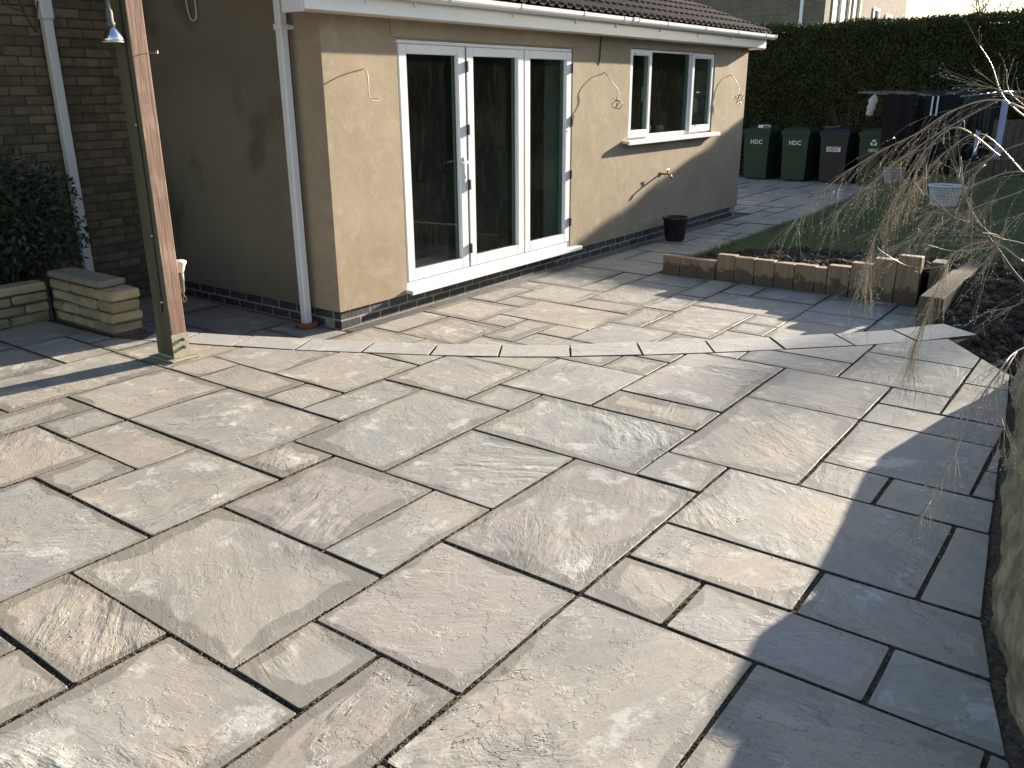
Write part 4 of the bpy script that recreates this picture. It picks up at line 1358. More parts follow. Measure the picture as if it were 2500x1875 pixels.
# grass
def grass(n, seed, xr, yr, dens, h=(0.02, 0.05)):
    r = np.random.default_rng(seed)
    x = r.uniform(*xr, n); y = r.uniform(*yr, n)
    k = dens(x, y) > r.uniform(0, 1, n)
    x, y = x[k], y[k]
    n = len(x)
    z = lawn_z(x, y)
    a = r.uniform(0, 2 * np.pi, n)
    hh = r.uniform(*h, n) * (0.7 + 0.6 * vnoise(x, y, 2.0, 3))
    w = r.uniform(0.002, 0.0045, n)
    lean = r.normal(0, 0.5, (n, 2)) * hh[:, None]
    V = np.zeros((n, 3, 3))
    V[:, 0] = np.stack([x - w * np.cos(a), y - w * np.sin(a), z - 0.004], -1)
    V[:, 1] = np.stack([x + w * np.cos(a), y + w * np.sin(a), z - 0.004], -1)
    V[:, 2] = np.stack([x + lean[:, 0], y + lean[:, 1], z + hh], -1)
    F = np.arange(n * 3).reshape(n, 3)
    return V.reshape(-1, 3), F
def dens(x, y):
    e = lawn_edge(x)
    d = (y < e + 0.03) * (0.35 + 0.65 * sstep((vnoise(x, y, 2.5, 9) - 0.25) / 0.4))
    d = d * np.where(x < 9.3, sstep((x - 8.55 - 0.3 * vnoise(x, y, 4, 2)) / 0.5) * 0.9 + 0.12 * (vnoise(x, y, 5, 12) > 0.55), 1.0)
    return d * ((y > 1.3) | (x > 9.0))
V1, F1 = grass(190000, 5, (8.15, 18.6), (0.0, 4.4), dens)
V2, F2 = grass(9000, 6, (8.12, 14.0), (3.78, 4.05), lambda x, y: (np.abs(y - lawn_edge(x)) < 0.05 + 0.05 * vnoise(x, y, 6, 3)) * 1.0, (0.03, 0.075))
go = link_mesh('grass', mesh_np('grass', np.concatenate([V1, V2]), np.concatenate([F1, F2 + len(V1)]), M['grass']))
go['kind'] = 'stuff'
tag(go, 'short patchy lawn grass beside the paved path', 'grass')

# ------------------------------------------------------------------ garden wall on the right with its coping
gw = empty('garden_wall', (3.4, 0.15, 0))
tag(gw, 'rough ochre rubble garden wall with weathered grey coping stones', 'wall')
WB = [(1.2, -0.315), (1.7, -0.135), (2.10, 0.005), (2.30, 0.065), (2.74, 0.175), (3.36, 0.245), (4.03, 0.315), (4.53, 0.355), (5.12, 0.425), (5.60, 0.48)]
def along(curve, step):
    out = []
    for a, b in zip(curve, curve[1:]):
        L = math.hypot(b[0] - a[0], b[1] - a[1])
        m = max(1, int(L / step))
        out += [(a[0] + (b[0] - a[0]) * k / m, a[1] + (b[1] - a[1]) * k / m) for k in range(m)]
    return out + [curve[-1]]
cv = along(WB, 0.035)
nz = 14
V, F = [], []
for k, (x, y) in enumerate(cv):
    for q in range(nz + 1):
        z = -0.03 + 0.50 * q / nz
        d = 0.05 * float(vnoise(x * 1.2 + 3, z, 6, 3)) + 0.03 * float(vnoise(x, z, 17, 4)) - 0.03
        V.append((x - 3.4, y + d - 0.02 - 0.04 * q / nz - 0.15, z))
for k in range(len(cv) - 1):
    for q in range(nz):
        a = k * (nz + 1) + q
        F.append((a, a + nz + 1, a + nz + 2, a + 1))
nb = len(V)
V += [(x - 3.4, y - 0.30 - 0.15, 0.47) for x, y in cv] + [(x - 3.4, y - 0.30 - 0.15, -0.03) for x, y in cv]
m_ = len(cv)
for k in range(m_ - 1):
    F.append((k * (nz + 1) + nz, (k + 1) * (nz + 1) + nz, nb + k + 1, nb + k))
    F.append((nb + k, nb + k + 1, nb + m_ + k + 1, nb + m_ + k))
F.append(tuple(range(0, nz + 1)) + (nb, nb + m_))
e_ = (m_ - 1) * (nz + 1)
F.append((nb + 2 * m_ - 1, nb + m_ - 1) + tuple(range(e_ + nz, e_ - 1, -1)))
link_mesh('wall_face', mesh_from('wall_face', V, F, M['rubble'], True), None, gw)
cs = along(WB, 0.30)
for k in range(len(cs) - 1):
    (x0, y0), (x1, y1) = cs[k], cs[k + 1]
    L = math.hypot(x1 - x0, y1 - y0)
    m_ = MB().box(0.006, L - 0.006, -0.34 + random.uniform(-.02, .02), -0.055 + random.uniform(-.018, .012), 0.0, (0.055 if not 3.75 < x0 < 4.15 else 0.14) + random.uniform(-.01, .012), 0.014, 0.008)
    m_.obj('coping_stone', M['coping'], gw, False, (x0 - 3.4, y0 - 0.15, 0.466), (random.uniform(-.03, .03), random.uniform(-.02, .02), math.atan2(y1 - y0, x1 - x0)))
rb = MB().prism([(1.2, -0.69), (2.1, -0.36), (2.74, -0.19), (3.36, -0.12), (4.5, -0.01), (5.6, 0.1), (8.5, 0.28), (8.5, -4.8), (1.2, -4.8)], -0.33, 0.33).obj('raised_bed', M['soil'])
structure(rb)

# ------------------------------------------------------------------ twiggy shrub over the wall
SP = {
 'S1': [(3.329, 0.322, 1.488), (3.255, 0.465, 1.557), (3.230, 0.589, 1.526), (3.212, 0.688, 1.451), (3.125, 0.775, 1.395), (3.088, 0.887, 1.309), (3.050, 0.973, 1.209), (3.019, 1.023, 1.116)],
 'S1b': [(3.255, 0.465, 1.557), (3.162, 0.601, 1.464), (3.075, 0.694, 1.377), (3.050, 0.781, 1.290), (3.013, 0.868, 1.197)],
 'S2': [(3.187, 0.428, 1.389), (3.112, 0.546, 1.476), (3.032, 0.608, 1.420), (3.019, 0.651, 1.327), (3.001, 0.694, 1.222), (2.976, 0.725, 1.116), (2.957, 0.732, 1.036), (2.945, 0.725, 0.943)],
 'S2b': [(3.193, 0.353, 1.340), (3.125, 0.477, 1.457), (3.106, 0.570, 1.402), (3.081, 0.639, 1.296), (3.057, 0.688, 1.178)],
 'S3': [(3.143, 0.112, 0.881), (3.094, 0.285, 1.011), (3.038, 0.366, 1.116), (3.044, 0.428, 1.185), (3.044, 0.484, 1.271), (3.112, 0.527, 1.389)],
 'S3b': [(3.181, 0.149, 1.079), (3.112, 0.310, 1.129), (3.044, 0.384, 1.154), (3.044, 0.428, 1.185), (2.970, 0.496, 1.216), (2.970, 0.558, 1.265)],
 'S4': [(3.044, 0.291, 1.085), (3.038, 0.391, 1.141), (3.019, 0.484, 1.098), (3.001, 0.508, 1.017), (2.976, 0.527, 0.912), (2.945, 0.546, 0.806), (2.933, 0.546, 0.751)],
 'S4c': [(3.044, 0.366, 1.129), (3.019, 0.484, 1.104), (2.951, 0.558, 1.129)],
 'S4d': [(3.038, 0.409, 1.129), (3.007, 0.515, 1.054), (2.988, 0.608, 1.048), (2.920, 0.670, 1.092), (2.914, 0.694, 1.110)],
 'S5': [(2.765, 0.167, 0.924), (2.629, 0.229, 0.912), (2.492, 0.248, 0.887), (2.331, 0.279, 0.806), (2.213, 0.279, 0.757), (2.058, 0.285, 0.707), (1.910, 0.291, 0.682)],
 'S6': [(2.629, 0.229, 0.912), (2.492, 0.236, 0.875), (2.406, 0.223, 0.813), (2.331, 0.186, 0.769)],
 'S7': [(3.329, 0.316, 1.451), (3.255, 0.446, 1.557), (3.249, 0.502, 1.662), (3.236, 0.546, 1.724)],
 'S7b': [(3.267, 0.329, 1.538), (3.261, 0.422, 1.569), (3.249, 0.490, 1.594), (3.236, 0.564, 1.606)],
 'S7c': [(3.267, 0.316, 1.488), (3.255, 0.434, 1.575), (3.255, 0.459, 1.650)],
 'S8': [(3.050, 0.186, 1.098), (3.032, 0.248, 1.017), (3.019, 0.279, 0.961), (3.001, 0.372, 0.924)],
 'S9': [(3.081, 0.236, 1.358), (3.001, 0.341, 1.296), (2.988, 0.422, 1.259), (2.964, 0.527, 1.197), (2.939, 0.608, 1.135), (2.920, 0.663, 1.098)],
 'S10': [(3.075, 0.223, 1.309), (3.007, 0.341, 1.358), (2.995, 0.434, 1.327), (2.976, 0.502, 1.278), (2.957, 0.583, 1.197)],
 'S11': [(3.088, 0.254, 1.464), (3.013, 0.347, 1.439), (3.001, 0.415, 1.402), (2.995, 0.459, 1.340), (2.982, 0.453, 1.228)],
 'S12': [(3.075, 0.217, 1.265), (3.001, 0.310, 1.240), (2.988, 0.353, 1.178), (2.970, 0.372, 1.092)]}
#        twigs, length, droop, radius of the branch
SPEC = {'S1': (120, 0.175, 0.75, 0.0028), 'S1b': (90, 0.165, 0.8, 0.0021), 'S2': (150, 0.158, 1.0, 0.0028), 'S2b': (70, 0.145, 0.9, 0.0021), 'S3': (40, 0.165, 0.2, 0.0056), 'S3b': (50, 0.185, 0.2, 0.0049),
        'S4': (170, 0.132, 1.1, 0.0028), 'S4c': (8, 0.092, 0.5, 0.0021), 'S4d': (6, 0.079, 0.3, 0.0017), 'S5': (110, 0.119, 0.5, 0.0028), 'S6': (40, 0.106, 1.0, 0.0021), 'S7': (18, 0.079, -0.5, 0.0028),
        'S7b': (30, 0.132, 0.1, 0.0021), 'S7c': (14, 0.092, -0.5, 0.0021), 'S8': (24, 0.119, 0.2, 0.0021), 'S9': (60, 0.172, 0.4, 0.0021), 'S10': (60, 0.172, 0.4, 0.0021), 'S11': (40, 0.158, 0.6, 0.0021), 'S12': (40, 0.145, 0.5, 0.0021)}
ROOT = (3.55, -0.40, 0.33)
tw = empty('twiggy_shrub', ROOT)
tag(tw, 'bare shrub with long drooping tan twigs leaning over the garden wall', 'shrub')
def rel(p):
    return (p[0] - ROOT[0], p[1] - ROOT[1], p[2] - ROOT[2])
rt = random.Random(21)
tm_, bm_ = MB(), MB()
OCT = [(1, 0, 0), (-1, 0, 0), (0, 1, 0), (0, -1, 0), (0, 0, 1), (0, 0, -1)]
OCF = [(0, 2, 4), (2, 1, 4), (1, 3, 4), (3, 0, 4), (2, 0, 5), (1, 2, 5), (3, 1, 5), (0, 3, 5)]
def twig(p, d, L, droop, r0, depth=0):
    pts = [p]
    n = 5
    q = p.copy()
    d = d.normalized()
    for k in range(n):
        d = (d + Vector((rt.gauss(0, .06), rt.gauss(0, .06), rt.gauss(0, .04) - droop * 0.16))).normalized()
        q = q + d * (L / n)
        if q.z < 0.02 and q.y > 0.3:
            q.z = 0.02
        pts.append(q.copy())
    tm_.tube([rel(x) for x in pts], r0, 3, r0 * 0.45, caps=False)
    for x in pts[2:]:
        if rt.random() < 0.32:
            s = rt.uniform(0.0011, 0.0023)
            c = rel(x)
            bm_.add([(c[0] + a * s, c[1] + b * s, c[2] + e * s) for a, b, e in OCT], OCF)
    if depth == 0:
        for k in (2, 3, 4):
            if rt.random() < 0.42:
                dd = (pts[k + 1] - pts[k]).normalized() + Vector((rt.gauss(0, .4), rt.gauss(0, .4), rt.gauss(0, .3)))
                twig(pts[k], dd, L * rt.uniform(0.3, 0.6), droop, r0 * 0.8, 1)
for key, P in SP.items():
    nT, L, droop, rad = SPEC[key]
    sp_ = spline(P)
    MB().tube([rel(p) for p in sp_], rad, 6, rad * 0.35).obj('branch', M['stem'] if rad > .0042 else M['twig'], tw, True)
    if key in ('S1', 'S3', 'S3b', 'S5', 'S9', 'S11', 'S7b', 'S10', 'S12', 'S8', 'S2b'):
        s0 = Vector(P[0])
        mid = Vector(ROOT) * 0.45 + s0 * 0.55 + Vector((0.08, -0.08, 0.05))
        MB().tube([rel(p) for p in spline([ROOT, mid, s0], 6)], 0.007, 7, rad).obj('branch', M['stem'], tw, True)
    for k in range(int(nT * 0.55)):
        t = 0.12 + 0.88 * rt.random() ** 0.8
        x = t * (len(sp_) - 1)
        i = min(int(x), len(sp_) - 2)
        p = sp_[i].lerp(sp_[i + 1], x - i)
        tan = (sp_[i + 1] - sp_[i]).normalized()
        d = tan * 0.9 + Vector((rt.gauss(0, .32), rt.gauss(0, .32), rt.gauss(0, .28) - 0.25 * droop))
        twig(p, d, L * rt.uniform(0.5, 1.35), droop, rt.uniform(0.0005, 0.0009))
o = tm_.obj('twigs', M['twig'], tw); o['kind'] = 'stuff'
o = bm_.obj('dew_buds', M['bud'], tw); o['kind'] = 'stuff'

# ------------------------------------------------------------------ hedges
def hedge(name, label, x0, x1, y0, y1, z0, z1, mat, n, size, seed, faces):
    root = empty(name, ((x0 + x1) / 2, (y0 + y1) / 2, z0))
    tag(root, label, 'hedge')
    cx_, cy_ = (x0 + x1) / 2, (y0 + y1) / 2
    i_ = 0.12
    MB().box(x0 + i_ - cx_, x1 - i_ - cx_, y0 + i_ - cy_, y1 - i_ - cy_, 0, z1 - z0 - i_).obj('hedge_core', M['hedge_core'], root)
    r = np.random.default_rng(seed)
    parts = []
    for (f, share) in faces:
        m = int(n * share)
        u, w = r.uniform(0, 1, m), r.uniform(0, 1, m)
        dpt = r.uniform(-0.10, 0.03, m)
        if f == '-x':
            P = np.stack([np.full(m, x0) - dpt, y0 + u * (y1 - y0), z0 + w * (z1 - z0)], -1); nn = (-1, 0, 0.15)
        elif f == '+y':
            P = np.stack([x0 + u * (x1 - x0), np.full(m, y1) + dpt, z0 + w * (z1 - z0)], -1); nn = (0, 1, 0.15)
        elif f == 'top':
            P = np.stack([x0 + u * (x1 - x0), y0 + w * (y1 - y0), np.full(m, z1) + dpt * 0.8], -1); nn = (0, 0, 1)
        # clumps and hollows
        b = (vnoise(P[:, 0] + P[:, 1], P[:, 2] + P[:, 0] * .3, 2.6, seed) - 0.5) * 0.16 + (vnoise(P[:, 0] + P[:, 1], P[:, 2], 0.8, seed + 1) - 0.5) * 0.12
        P = P + np.array(nn)[None] * b[:, None]
        t = np.array(nn)[None] * 0.7 + r.normal(size=(m, 3)) * 0.6
        t /= np.linalg.norm(t, axis=1)[:, None]
        s_ = np.cross(t, r.normal(size=(m, 3))); s_ /= np.linalg.norm(s_, axis=1)[:, None]
        L = size * r.uniform(0.5, 1.4, (m, 1))
        parts.append(np.stack([P - s_ * L * 0.25, P + s_ * L * 0.25, P + t * L], 1))
    V = np.concatenate(parts).reshape(-1, 3) - np.array([cx_, cy_, z0])
    o = link_mesh('foliage', mesh_np('foliage', V, np.arange(len(V)).reshape(-1, 3), mat), None, root)
    o['kind'] = 'stuff'
    return root
hedge('clipped_hedge', 'tall clipped dark green hedge behind the wheelie bins', 18.75, 20.1, -6.2, 10.5, -0.3, 2.80, M['hedge'], 300000, 0.055, 3, [('-x', 0.8), ('top', 0.2)])
hedge('beech_hedge', 'brown leaved beech hedge along the side of the garden facing the house', -3.0, 18.6, -6.6, -5.4, -0.3, 3.4, M['beech'], 50000, 0.12, 5, [('+y', 0.9), ('top', 0.1)])

# ------------------------------------------------------------------ wheelie bins
def text_mesh(body, size, mat, extrude=0.0008):
    cu = bpy.data.curves.new('lettering', 'FONT')
    cu.body = body
    cu.size = size
    cu.align_x = 'CENTER'
    cu.align_y = 'CENTER'
    cu.extrude = extrude
    cu.offset = size * 0.018
    cu.resolution_u = 3
    o = bpy.data.objects.new('tmp', cu)
    COL.objects.link(o)
    dg = bpy.context.evaluated_depsgraph_get()
    me = bpy.data.meshes.new_from_object(o.evaluated_get(dg))
    bpy.data.objects.remove(o)
    me.materials.clear()
    me.materials.append(mat)
    me.name = 'lettering'
    return me
FACE = Matrix(((0, 0, -1), (-1, 0, 0), (0, 1, 0))).to_euler()   # lettering upright, facing -x
def recycle_mesh(r=0.062):
    V, F = [], []
    for k in range(3):
        a0 = math.radians(90 + 120 * k)
        def pt(rad, ang, off=0):
            return (rad * math.cos(a0 + ang), rad * math.sin(a0 + ang), 0)
        n = len(V)
        R1, R0 = r, r * 0.50
        pts = [pt(R1 * .86, 0.85), pt(R1, 0.35), pt(R1, -0.15), pt(R0, 0.85), pt(R0 * .9, 0.30), pt(R0, -0.15), pt(R1 * 1.25, -0.15), pt(R0 * .45, -0.2), pt((R1 + R0) * .55, -0.82)]
        V += pts
        F += [(n, n + 3, n + 4, n + 1), (n + 1, n + 4, n + 5, n + 2), (n + 6, n + 7, n + 8)]
    return mesh_from('recycling_symbol', V, F, M['white'])
def wheelie_bin(y, x, label, mat, kind):
    b = empty('wheelie_bin', (x, y, DZ))
    tag(b, label, 'wheelie bin', 'wheelie bins lined up under the hedge')
    def ring(z, w, d0, d1):
        return [(d0, -w, z), (d1, -w, z), (d1, w, z), (d0, w, z)]
    V = ring(0.03, 0.235, 0.035, 0.52) + ring(0.90, 0.265, 0.0, 0.60) + ring(0.90, 0.285, -0.02, 0.62) + ring(0.945, 0.285, -0.02, 0.62)
    F = [(3, 2, 1, 0)]
    for k in range(3):
        for q in range(4):
            a, c = k * 4 + q, k * 4 + (q + 1) % 4
            F.append((a, c, c + 4, a + 4))
    F.append((12, 13, 14, 15))
    link_mesh('bin_body', mesh_from('bin_body', V, F, mat), None, b)
    lid = MB()
    V = ring(0.947, 0.295, -0.035, 0.64) + ring(0.972, 0.295, -0.035, 0.64) + ring(1.03, 0.25, 0.06, 0.60) + ring(1.055, 0.20, 0.16, 0.56)
    F = [(3, 2, 1, 0)]
    for k in range(3):
        for q in range(4):
            a, c = k * 4 + q, k * 4 + (q + 1) % 4
            F.append((a, c, c + 4, a + 4))
    F.append((12, 13, 14, 15))
    lo = link_mesh('bin_lid', mesh_from('bin_lid', V, F, mat), None, b)
    MB().box(-0.045, -0.03, -0.20, 0.20, 0.935, 0.96, 0.004).obj('lid_grip', mat, lo)
    for s in (-1, 1):
        MB().lathe([(0.03, -0.02), (0.095, -0.02), (0.10, -0.01), (0.10, 0.01), (0.095, 0.02), (0.03, 0.02)], (0.56, s * 0.235, 0.10), 18, 'y').obj('wheel', M['black'], b)
    MB().tube([(0.63, -0.24, 0.99), (0.67, -0.2, 1.0), (0.67, 0.2, 1.0), (0.63, 0.24, 0.99)], 0.016, 8).obj('handle_bar', mat, b)
    # lettering on the sloping front
    lean = math.atan2(0.035, 0.87)
    def on_front(me, z, yy=0.0, off=0.002, nm='lettering'):
        xx = 0.035 * (1 - (z - 0.03) / 0.87) - off
        o = link_mesh(nm, me, None, b, (xx, yy, z))
        mt = Matrix.Rotation(-lean, 3, 'Y') @ Matrix(((0, 0, -1), (-1, 0, 0), (0, 1, 0)))
        o.rotation_euler = mt.to_euler()
        return o
    if kind == 'plain':
        on_front(text_mesh('HDC', 0.118, M['white']), 0.755)
    elif kind == 'boxed':
        on_front(mesh_from('lettering_panel', [(-0.135, -0.047, 0), (0.135, -0.047, 0), (0.135, 0.047, 0), (-0.135, 0.047, 0)], [(0, 1, 2, 3)], M['white']), 0.66, nm='lettering_panel')
        on_front(text_mesh('HDC', 0.098, M['binK']), 0.66, off=0.004)
    else:
        on_front(recycle_mesh(), 0.80, nm='recycling_symbol')
        on_front(text_mesh('HDC', 0.080, M['white']), 0.66)
    return b
wheelie_bin(6.88, 17.80, 'green wheelie bin lettered HDC with a white box on its lid', M['binG'], 'plain')
wheelie_bin(6.08, 17.82, 'green wheelie bin lettered HDC with a bare lid', M['binG'], 'plain')
wheelie_bin(5.30, 17.80, 'charcoal wheelie bin with HDC on a white panel', M['binK'], 'boxed')
wheelie_bin(4.56, 17.82, 'green wheelie bin with a white recycling symbol above HDC', M['binG'], 'recycle')
bx = empty('small_box', (17.93, 6.78, DZ + 1.03))
tag(bx, 'small white carton lying on a green wheelie bin lid', 'box')
MB().box(-0.05, 0.05, -0.12, 0.12, 0.0, 0.06, 0.004).obj('carton', M['white'], bx)
MB().box(-0.0525, -0.0502, -0.11, 0.01, 0.012, 0.045).obj('carton_label', M['binK'], bx)
lg = MB().tube([(-0.05, 0.14, 0.03), (0, 0.0, 0.035), (0.06, -0.13, 0.05)], 0.028, 10, 0.024).obj('log', M['bark'], None, False, (17.98, 5.42, DZ + 1.03))
tag(lg, 'short sawn log lying on the charcoal wheelie bin lid', 'log')
st_ = empty('leafless_plant', (18.58, 5.2, DZ))
tag(st_, 'bundle of bare upright stems growing behind the charcoal bin', 'plant')
for k in range(9):
    a = rt.uniform(-0.5, 0.5)
    MB().tube([(0, rt.uniform(-.2, .2), 0), (0.0, a * 0.5, 0.9), (-0.02, a * 1.0 + rt.gauss(0, .1), 1.25 + rt.uniform(0, .4))], 0.007, 5, 0.003).obj('stem', M['stem'], st_)
# flower pot by the bins
fp = empty('plant_pot', (17.75, 4.12, DZ))
tag(fp, 'pale tapered plant pot holding a yellow leaved plant', 'plant pot')
MB().lathe([(0.13, 0.0), (0.19, 0.34), (0.20, 0.34), (0.20, 0.37), (0.175, 0.37), (0.17, 0.33)], (0, 0, 0), 4).obj('pot', M['pot'], fp)
MB().lathe([(0.165, 0.0), (0.165, 0.01)], (0, 0, 0.33), 12).obj('compost', M['soil'], fp)
leaf_cloud('foliage', [(0, 0, 0.46, 0.12, 0.12, 0.10)], 140, 0.06, M['yellow'], fp, 12)['kind'] = 'stuff'

# ------------------------------------------------------------------ rotary airer and washing
ra = empty('rotary_airer', (14.55, 2.75, 0.05))
tag(ra, 'rotary clothes airer with grey lines standing on the lawn', 'clothes airer')
MB().tube([(0, 0, -0.05), (0, 0, 1.42)], 0.022, 12).obj('pole', M['alu'], ra)
MB().lathe([(0.05, 1.36), (0.05, 1.44), (0.03, 1.47)], (0, 0, 0), 16).obj('hub', M['alu'], ra)
arms = []
for k in range(4):
    a = math.radians(38 + 90 * k)
    e = (1.35 * math.cos(a), 1.35 * math.sin(a), 1.47)
    arms.append(e)
    MB().tube([(0, 0, 1.38), e], 0.009, 8).obj('arm', M['alu'], ra)
    MB().tube([(0, 0, 0.95), (e[0] * .45, e[1] * .45, 1.41)], 0.008, 6).obj('strut', M['alu'], ra)
mb = MB()
for lv in range(2, 9):
    t = lv / 8
    for k in range(4):
        p, q = arms[k], arms[(k + 1) % 4]
        mb.tube([(p[0] * t, p[1] * t, 1.38 + .09 * t + .012), (q[0] * t, q[1] * t, 1.38 + .09 * t + .012)], 0.0022, 4)
mb.obj('lines', M['channel'], ra)
def cloth(name, label, x, y0, y1, zt, zb, mat, cat, seed, taper=0.0, legs=False, fold=0.03):
    nx, nz = 14, 12
    V = []
    for side in (0, 1):
        for q in range(nz + 1):
            for k in range(nx + 1):
                u, w = k / nx, q / nz
                yc = (y0 + y1) / 2
                yy = yc + (y0 + u * (y1 - y0) - yc) * (1 - taper * w)
                d = fold * (math.sin(u * 9 + seed) + 0.6 * math.sin(u * 17 + seed * 2)) * (0.25 + w)
                V.append((d + (0.012 if side else 0.0), yy - y0, (zb - zt) * w + 0.012 * math.sin(u * 6.0 + seed) * (1 - w)))
    S = (nx + 1) * (nz + 1)
    F = []
    for q in range(nz):
        for k in range(nx):
            a = q * (nx + 1) + k
            F.append((a, a + 1, a + nx + 2, a + nx + 1))
            F.append((S + a, S + a + nx + 1, S + a + nx + 2, S + a + 1))
    for q in range(nz):
        a, c = q * (nx + 1), q * (nx + 1) + nx
        F += [(a, a + nx + 1, S + a + nx + 1, S + a), (c, S + c, S + c + nx + 1, c + nx + 1)]
    for k in range(nx):
        a, c = k, nz * (nx + 1) + k
        F += [(a, S + a, S + a + 1, a + 1), (c, c + 1, S + c + 1, S + c)]
    o = link_mesh(name, mesh_from(name, V, F, mat, True), None, None, (x, y0, zt))
    return tag(o, label, cat, 'washing on the rotary airer')
cloth('towel', 'dark maroon towel hanging on the rotary airer', 13.98, 3.50, 3.06, 1.50, 0.55, M['maroon'], 'towel', 1.0)
cloth('shirt', 'faded navy shirt hanging behind the maroon towel', 14.25, 3.10, 2.86, 1.47, 0.75, M['navy'], 'shirt', 2.2)
tr_ = cloth('trousers', 'black track trousers with two white stripes on the airer', 14.0, 2.96, 2.50, 1.48, 0.62, M['navy'], 'trousers', 3.4, 0.1)
for yy in (-0.12, -0.19):
    MB().box(-0.045, -0.035, yy - .011, yy + .011, -0.28, -0.01).obj('stripe', M['white'], tr_)
cloth('shirt', 'long black shirt hanging in the middle of the airer', 14.6, 2.55, 2.10, 1.48, 0.55, M['black'], 'shirt', 4.1, 0.05)
cloth('leggings', 'black leggings hanging beside the lilac garment', 14.3, 2.32, 2.06, 1.46, 0.70, M['black'], 'leggings', 5.2, 0.2)
cloth('dress', 'narrow pale lilac garment hanging at the end of the airer', 14.4, 2.02, 1.93, 1.42, 0.60, M['lilac'], 'dress', 6.3, 0.1, fold=0.012)
cloth('sock', 'short white and lilac sock hanging low near the lilac garment', 14.2, 2.26, 2.20, 1.0, 0.66, M['lilac'], 'sock', 7.3, 0.1, fold=0.01)
pbag = MB().lathe([(0.012, 0.02), (0.045, -0.02), (0.070, -0.07), (0.05, -0.12), (0.066, -0.17), (0.045, -0.22), (0.055, -0.26), (0.02, -0.29)], (0, 0, 0), 12).obj('peg_bag', M['cream'], None, True, (13.95, 3.64, 1.47), (0, 0.0, 0))
pbag.rotation_euler = (math.radians(10), 0, 0)
tag(pbag, 'lumpy cream peg bag hanging from the end of the airer', 'bag')

# laundry basket
lb = empty('laundry_basket', (13.55, 2.42, float(lawn_z(13.55, 2.42)) + 0.015))
tag(lb, 'white plastic laundry basket with square holes on the lawn', 'basket')
def oval(r, z, n=28):
    return [(r * 0.86 * math.cos(2 * math.pi * k / n), r * math.sin(2 * math.pi * k / n), z) for k in range(n + 1)]
R0_, R1_, H_ = 0.165, 0.215, 0.27
MB().lathe([(R0_, 0.0), (R0_ + .004, 0.03)], (0, 0, 0), 28).obj('basket_base', M['basket'], lb)
MB().tube(oval(R1_ + 0.012, H_), 0.016, 8, caps=False).obj('basket_rim', M['basket'], lb, True)
for q in range(1, 7):
    t = q / 7
    MB().tube(oval(R0_ + (R1_ - R0_) * t, H_ * t + 0.01), 0.005, 5, caps=False).obj('basket_hoop', M['basket'], lb)
for k in range(28):
    a = 2 * math.pi * k / 28
    MB().tube([(R0_ * .9 * math.cos(a), R0_ * math.sin(a), 0.01), (R1_ * .86 * math.cos(a), R1_ * math.sin(a), H_)], 0.006, 5).obj('basket_rib', M['basket'], lb)

# bucket by the wall
bk = empty('bucket', (9.93, 4.80, DZ))
tag(bk, 'black builder\'s bucket with a wire handle against the plinth', 'bucket')
MB().lathe([(0.115, 0.0), (0.118, 0.01), (0.155, 0.27), (0.165, 0.272), (0.165, 0.295), (0.150, 0.298), (0.145, 0.27), (0.11, 0.012)], (0, 0, 0), 32).obj('bucket_body', M['black'], bk, True)
MB().tube([(0.05 * 0 + 0.16 * math.cos(a), 0.16 * math.sin(a), 0.285 + 0.012 * math.sin(a)) for a in [-math.pi * k / 12 for k in range(13)]], 0.003, 6).obj('bucket_handle', M['zinc'], bk)

# ------------------------------------------------------------------ fence behind the washing
fn = empty('garden_fence', (18.35, 2.2, -0.1))
tag(fn, 'weathered timber fence standing in front of the hedge behind the airer', 'fence')
for k in range(5):
    MB().box(-0.05, 0.05, -0.05, 0.05, 0, 1.25, 0.006).obj('fence_post', M['fence'], fn, False, (-0.06, 1.0 - k * 1.1, 0))
for k in range(42):
    MB().box(0.0, 0.018, -0.058, 0.058, 0.03, 1.12 + random.uniform(-.01, .01), 0.003).obj('fence_board', M['fence'], fn, False, (random.uniform(0, .012), 1.0 - k * 0.122, 0))

# ------------------------------------------------------------------ neighbouring house beyond the hedge
nh = empty('brick_house', (24.0, 7.75, -0.3))
tag(nh, 'brick neighbour house with white windows rising above the hedge', 'house')
mb = MB()
wins = [(0.55, 2.05, 2.9, 4.4), (2.35, 3.05, 2.9, 4.6), (4.35, 5.0, 2.6, 4.1), (5.75, 6.45, 2.6, 4.0)]
wall_grid(mb, 'y', 0.0, 0.3, [0] + [u for w in wins for u in w[:2]] + [8.2], sorted({0.0, 2.6, 2.9, 4.0, 4.1, 4.4, 4.6, 5.4}), wins)
mb.obj('wall', M['nbrick'], nh)
MB().box(0.001, 0.3, 0.301, 7.5, 0, 5.4).box(7.9, 8.199, .301, 7.5, 0, 5.4).box(0.3, 7.9, 7.2, 7.499, 0, 5.4).obj('wall', M['nbrick'], nh)
for (a, b, z0, z1) in wins:
    wf = MB().box(a, a + .07, -0.03, 0.12, z0, z1).box(b - .07, b, -0.03, 0.12, z0, z1).box(a + .07, b - .07, -0.03, 0.12, z0, z0 + .07).box(a + .07, b - .07, -0.03, 0.12, z1 - .07, z1)
    if b - a > 1:
        wf.box((a + b) / 2 - .035, (a + b) / 2 + .035, -0.03, 0.12, z0 + .07, z1 - .07)
    wo = wf.obj('window', M['upvc'], nh)
    MB().box(a + .07, b - .07, 0.03, 0.04, z0 + .07, z1 - .07).obj('pane', M['glass'], wo)
    MB().box(a + .05, b - .05, 0.14, 0.16, z0 + .02, z1 - .02).obj('blind', M['upvc'], wo)
MB().box(-0.08, -0.005, 0.55, 0.63, 0, 5.3, 0.005).obj('downpipe', M['upvc'], nh)
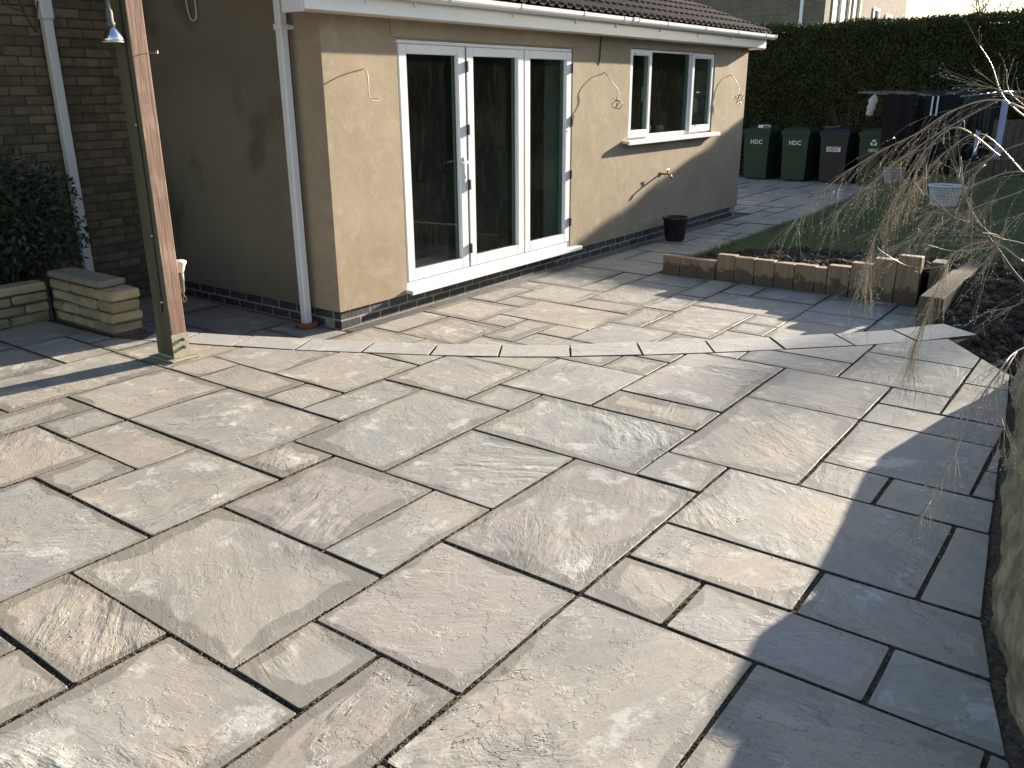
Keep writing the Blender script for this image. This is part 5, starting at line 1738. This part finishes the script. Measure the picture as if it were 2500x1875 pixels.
MB().add([(-0.3, -0.45, 5.3), (8.5, -0.45, 5.3), (8.5, 3.75, 7.4), (-0.3, 3.75, 7.4), (8.5, 7.95, 5.3), (-0.3, 7.95, 5.3), (-0.3, -0.45, 5.2), (8.5, -0.45, 5.2), (8.5, 7.95, 5.2), (-0.3, 7.95, 5.2)],
         [(0, 1, 2, 3), (3, 2, 4, 5), (0, 6, 7, 1), (5, 4, 8, 9), (6, 9, 8, 7), (0, 3, 5, 9, 6), (1, 7, 8, 4, 2)]).obj('roof', M['tile'], nh)
MB().tube([(-0.3, -0.5, 5.24), (8.5, -0.5, 5.24)], 0.06, 8).obj('gutter', M['black'], nh)

# ------------------------------------------------------------------ bare trees far behind the hedge
def bare_tree(loc, h, seed, label):
    r = random.Random(seed)
    root = empty('bare_tree', loc)
    tag(root, label, 'tree', 'bare trees beyond the hedge')
    tr = MB().tube([(0, 0, -0.2), (0.1, 0.05, h * 0.22), (0.05, 0.15, h * 0.42)], h * 0.022, 8, h * 0.014)
    tr.obj('trunk', M['bark'], root)
    mb = MB()
    def grow(p, d, L, rad, lv):
        pts = [p]
        q = p.copy()
        for k in range(3):
            d = (d + Vector((r.gauss(0, .16), r.gauss(0, .16), r.gauss(0.04, .12)))).normalized()
            q = q + d * L / 3
            pts.append(q.copy())
        mb.tube(pts, rad, 4 if lv < 2 else 3, rad * 0.55, caps=False)
        if lv < 5:
            for k in range(3 if lv < 4 else 3):
                b = pts[r.choice((1, 2, 3))]
                dd = (d + Vector((r.gauss(0, .55), r.gauss(0, .55), r.gauss(0.15, .35)))).normalized()
                grow(b, dd, L * r.uniform(0.55, 0.78), rad * 0.55, lv + 1)
    for k in range(5):
        a = 2 * math.pi * k / 5 + r.uniform(-.3, .3)
        grow(Vector((0.05, 0.1, h * r.uniform(0.2, 0.42))), Vector((math.cos(a) * .8, math.sin(a) * .8, 0.9)), h * 0.26, h * 0.010, 0)
    mb.obj('crown', M['bark'], root)
bare_tree((44, 10.6, -0.3), 7.0, 3, 'bare tree just past the neighbour house roof')
bare_tree((47, 7.6, -0.3), 7.6, 5, 'bare spreading tree beyond the hedge, clear of the neighbour house')
bare_tree((42, 5.2, -0.3), 6.6, 8, 'small bare tree beyond the hedge above the airer')

# tall evergreen standing far off towards the sun, outside this view
et = empty('evergreen_tree', (52.0, -8.25, -0.3))
tag(et, 'tall dark evergreen tree far beyond the end of the garden', 'tree')
MB().tube([(0, 0, 0), (0.05, 0, 6.0), (0, 0.05, 12.2)], 0.22, 10, 0.05).obj('trunk', M['bark'], et)
fo_ = leaf_cloud('crown', [(0, 0, 12.35, 0.85, 0.75, 0.85), (0.1, 0, 11.2, 1.1, 1.0, 1.0), (0, 0, 9.8, 1.3, 1.15, 1.3), (0, 0.05, 8.0, 1.5, 1.25, 1.5), (0, 0, 6.0, 1.6, 1.3, 1.6), (0, 0, 4.0, 1.6, 1.3, 1.6)],
                 5200, 0.34, M['hedge'], et, 15, 0.5, 0.1, 0.8)
fo_['kind'] = 'stuff'
